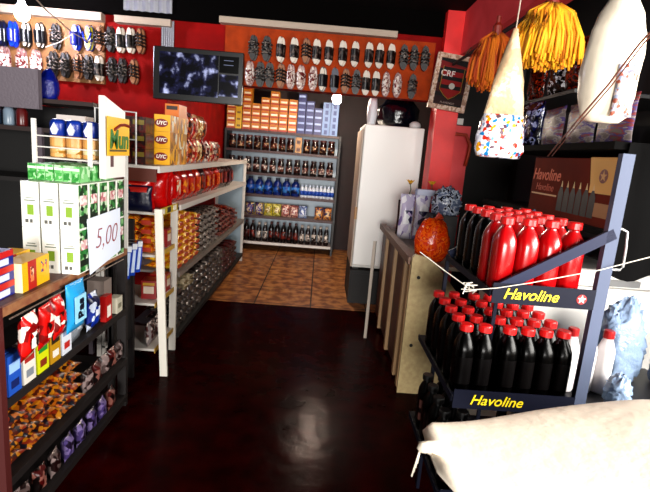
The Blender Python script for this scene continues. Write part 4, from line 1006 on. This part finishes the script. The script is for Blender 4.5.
o = sheetbag('bag_sheet', [(-.175, .03), (-.172, .06), (-.15, .085), (-.1, .097), (-.03, .102), (.03, .1), (.09, .09), (.14, .07), (.19, .04), (.23, .018)], .12, wb_, None); o.parent = r
MB().pillow(.075, .15, .02, M=T(.02, -.062, -.16)).build('inner_pack', printed(['c8c0c4', 'b0acb8', 'a0604c', '98a0b4', 'c8b8b0', '8a8a94'], 90, .3), r, smooth=True)
MB().tube([(0, 0, .22), (0, 0, ZC-q.z)], .003).build('hanging_cord', mat('b8aca0', .6), r)
# cables
for i, dx in enumerate((0, 4)):
    tag(MB().tube([P(660+dx, 22, 1.2), P(640+dx, 43, 1.26), P(608+dx, 85, 1.33), P(577+dx, 121, 1.42), P(556+dx, 146, 1.7), P(548+dx, 156, 1.84)], .002 if i else .0028, 6).build('hanging_cable', mat('7a4a3a', .5)),
        ('thicker' if i == 0 else 'thinner')+' brown cable slanting across the white pod shaped bag', 'cable')
tag(MB().tube([P(34, -3, 3.6), P(46, 10, 3.8), P(73, 33, 4.3), P(95, 45, 4.6)], .005, 6).build('hanging_cable', mat('c8b8ac', .5)), 'pale cable running down from the ceiling past the bulb', 'cable')
tag(MB().tube([P(73, 34, 4.4), P(60, 42, 4.42), P(46, 47, 4.45)], .004, 6).build('hanging_cable', mat('b8aca0', .5)), 'short pale cord looping below the long ceiling cable', 'cable')

# ------------------------------------------------------------------ the white sack
def sack(loc, label, rz, seed, L=.68, W=.34, H=.31, LIFT=.085):
    r = empty('sack', loc, rz); tag(r, label, 'sack')
    n, k = 40, 36; vs, fs = [], []; rr = random.Random(seed); ph = [rr.uniform(0, 6) for _ in range(6)]
    for j in range(k+1):
        u = 2*j/k-1
        f = (1-abs(u)**(3.2 if u > 0 else 1.45))**(.55 if u > 0 else .95) if abs(u) < 1 else 0
        f = max(f, .05); zc = H/2 + LIFT*max(0, -u-.2)**2.6/.8**2.6
        for i in range(n):
            a = 2*PI*i/n; c_, s_ = math.cos(a), math.sin(a)
            wr = 1+.018*math.sin(4*a+ph[0]+3*u)+.012*math.sin(9*u+ph[1]+2*a)
            y = math.copysign(abs(c_)**.75, c_)*W*(.35+.65*f)*wr*(1 if f > .06 else .6)
            z = math.copysign(abs(s_)**.85, s_)*H/2*f*wr
            vs.append((u*L, y, max(.001, z+zc)))
    for j in range(k):
        for i in range(n):
            i2 = (i+1) % n; fs.append((j*n+i, (j+1)*n+i, (j+1)*n+i2, j*n+i2))
    fs += [tuple(range(n)), tuple(k*n+i for i in range(n-1, -1, -1))]
    m = bpy.data.materials.get('woven_sack')
    if not m:
        m = bpy.data.materials.new('woven_sack'); m.use_nodes = True
        nt = m.node_tree; N = nt.nodes.new; L_ = nt.links.new; b = nt.nodes['Principled BSDF']
        b.inputs['Base Color'].default_value = hx('e6dccd'); b.inputs['Roughness'].default_value = .55
        tc = N('ShaderNodeTexCoord'); br = N('ShaderNodeTexChecker'); br.inputs['Scale'].default_value = 260
        ns = N('ShaderNodeTexNoise'); ns.inputs['Scale'].default_value = 14; ns.inputs['Detail'].default_value = 5
        b1 = N('ShaderNodeBump'); b1.inputs['Strength'].default_value = .12; b1.inputs['Distance'].default_value = .004
        b2 = N('ShaderNodeBump'); b2.inputs['Strength'].default_value = .25; b2.inputs['Distance'].default_value = .02
        L_(tc.outputs['Object'], br.inputs['Vector']); L_(tc.outputs['Object'], ns.inputs['Vector']); L_(br.outputs['Fac'], b1.inputs['Height']); L_(ns.outputs['Fac'], b2.inputs['Height'])
        L_(b2.outputs['Normal'], b1.inputs['Normal']); L_(b1.outputs['Normal'], b.inputs['Normal'])
    MB().add(vs, fs).build('bag_body', m, r, smooth=True)
    zt = H/2+LIFT
    e = MB().tube([(-L*.95, 0, zt), (-L-.01, -.005, zt+.012), (-L-.02, -.008, zt+.012), (-L-.028, -.012, zt+.006)], [.024, .013, .014, .006], 10)
    for q in range(4): e.tube([(-L-.025, -.01, zt+.01), (-L-.03-.004*q, -.02-.004*q, zt-.02-.008*q)], .002)
    e.build('tied_corner', m, r, smooth=True)
    return r
sack((.97, .93, .735), 'large white woven sack filling the lower right corner', .0, 1)
crate('wooden_crate', .7, .46, .722, mat('160c08', .7), 'wooden crate carrying the white woven sack', (1.0, .93, 0))

# ------------------------------------------------------------------ look
sc.view_settings.view_transform = 'Standard'; sc.view_settings.look = 'None'; sc.view_settings.gamma = 1; sc.view_settings.use_curve_mapping = False
sc.view_settings.exposure = 0.0
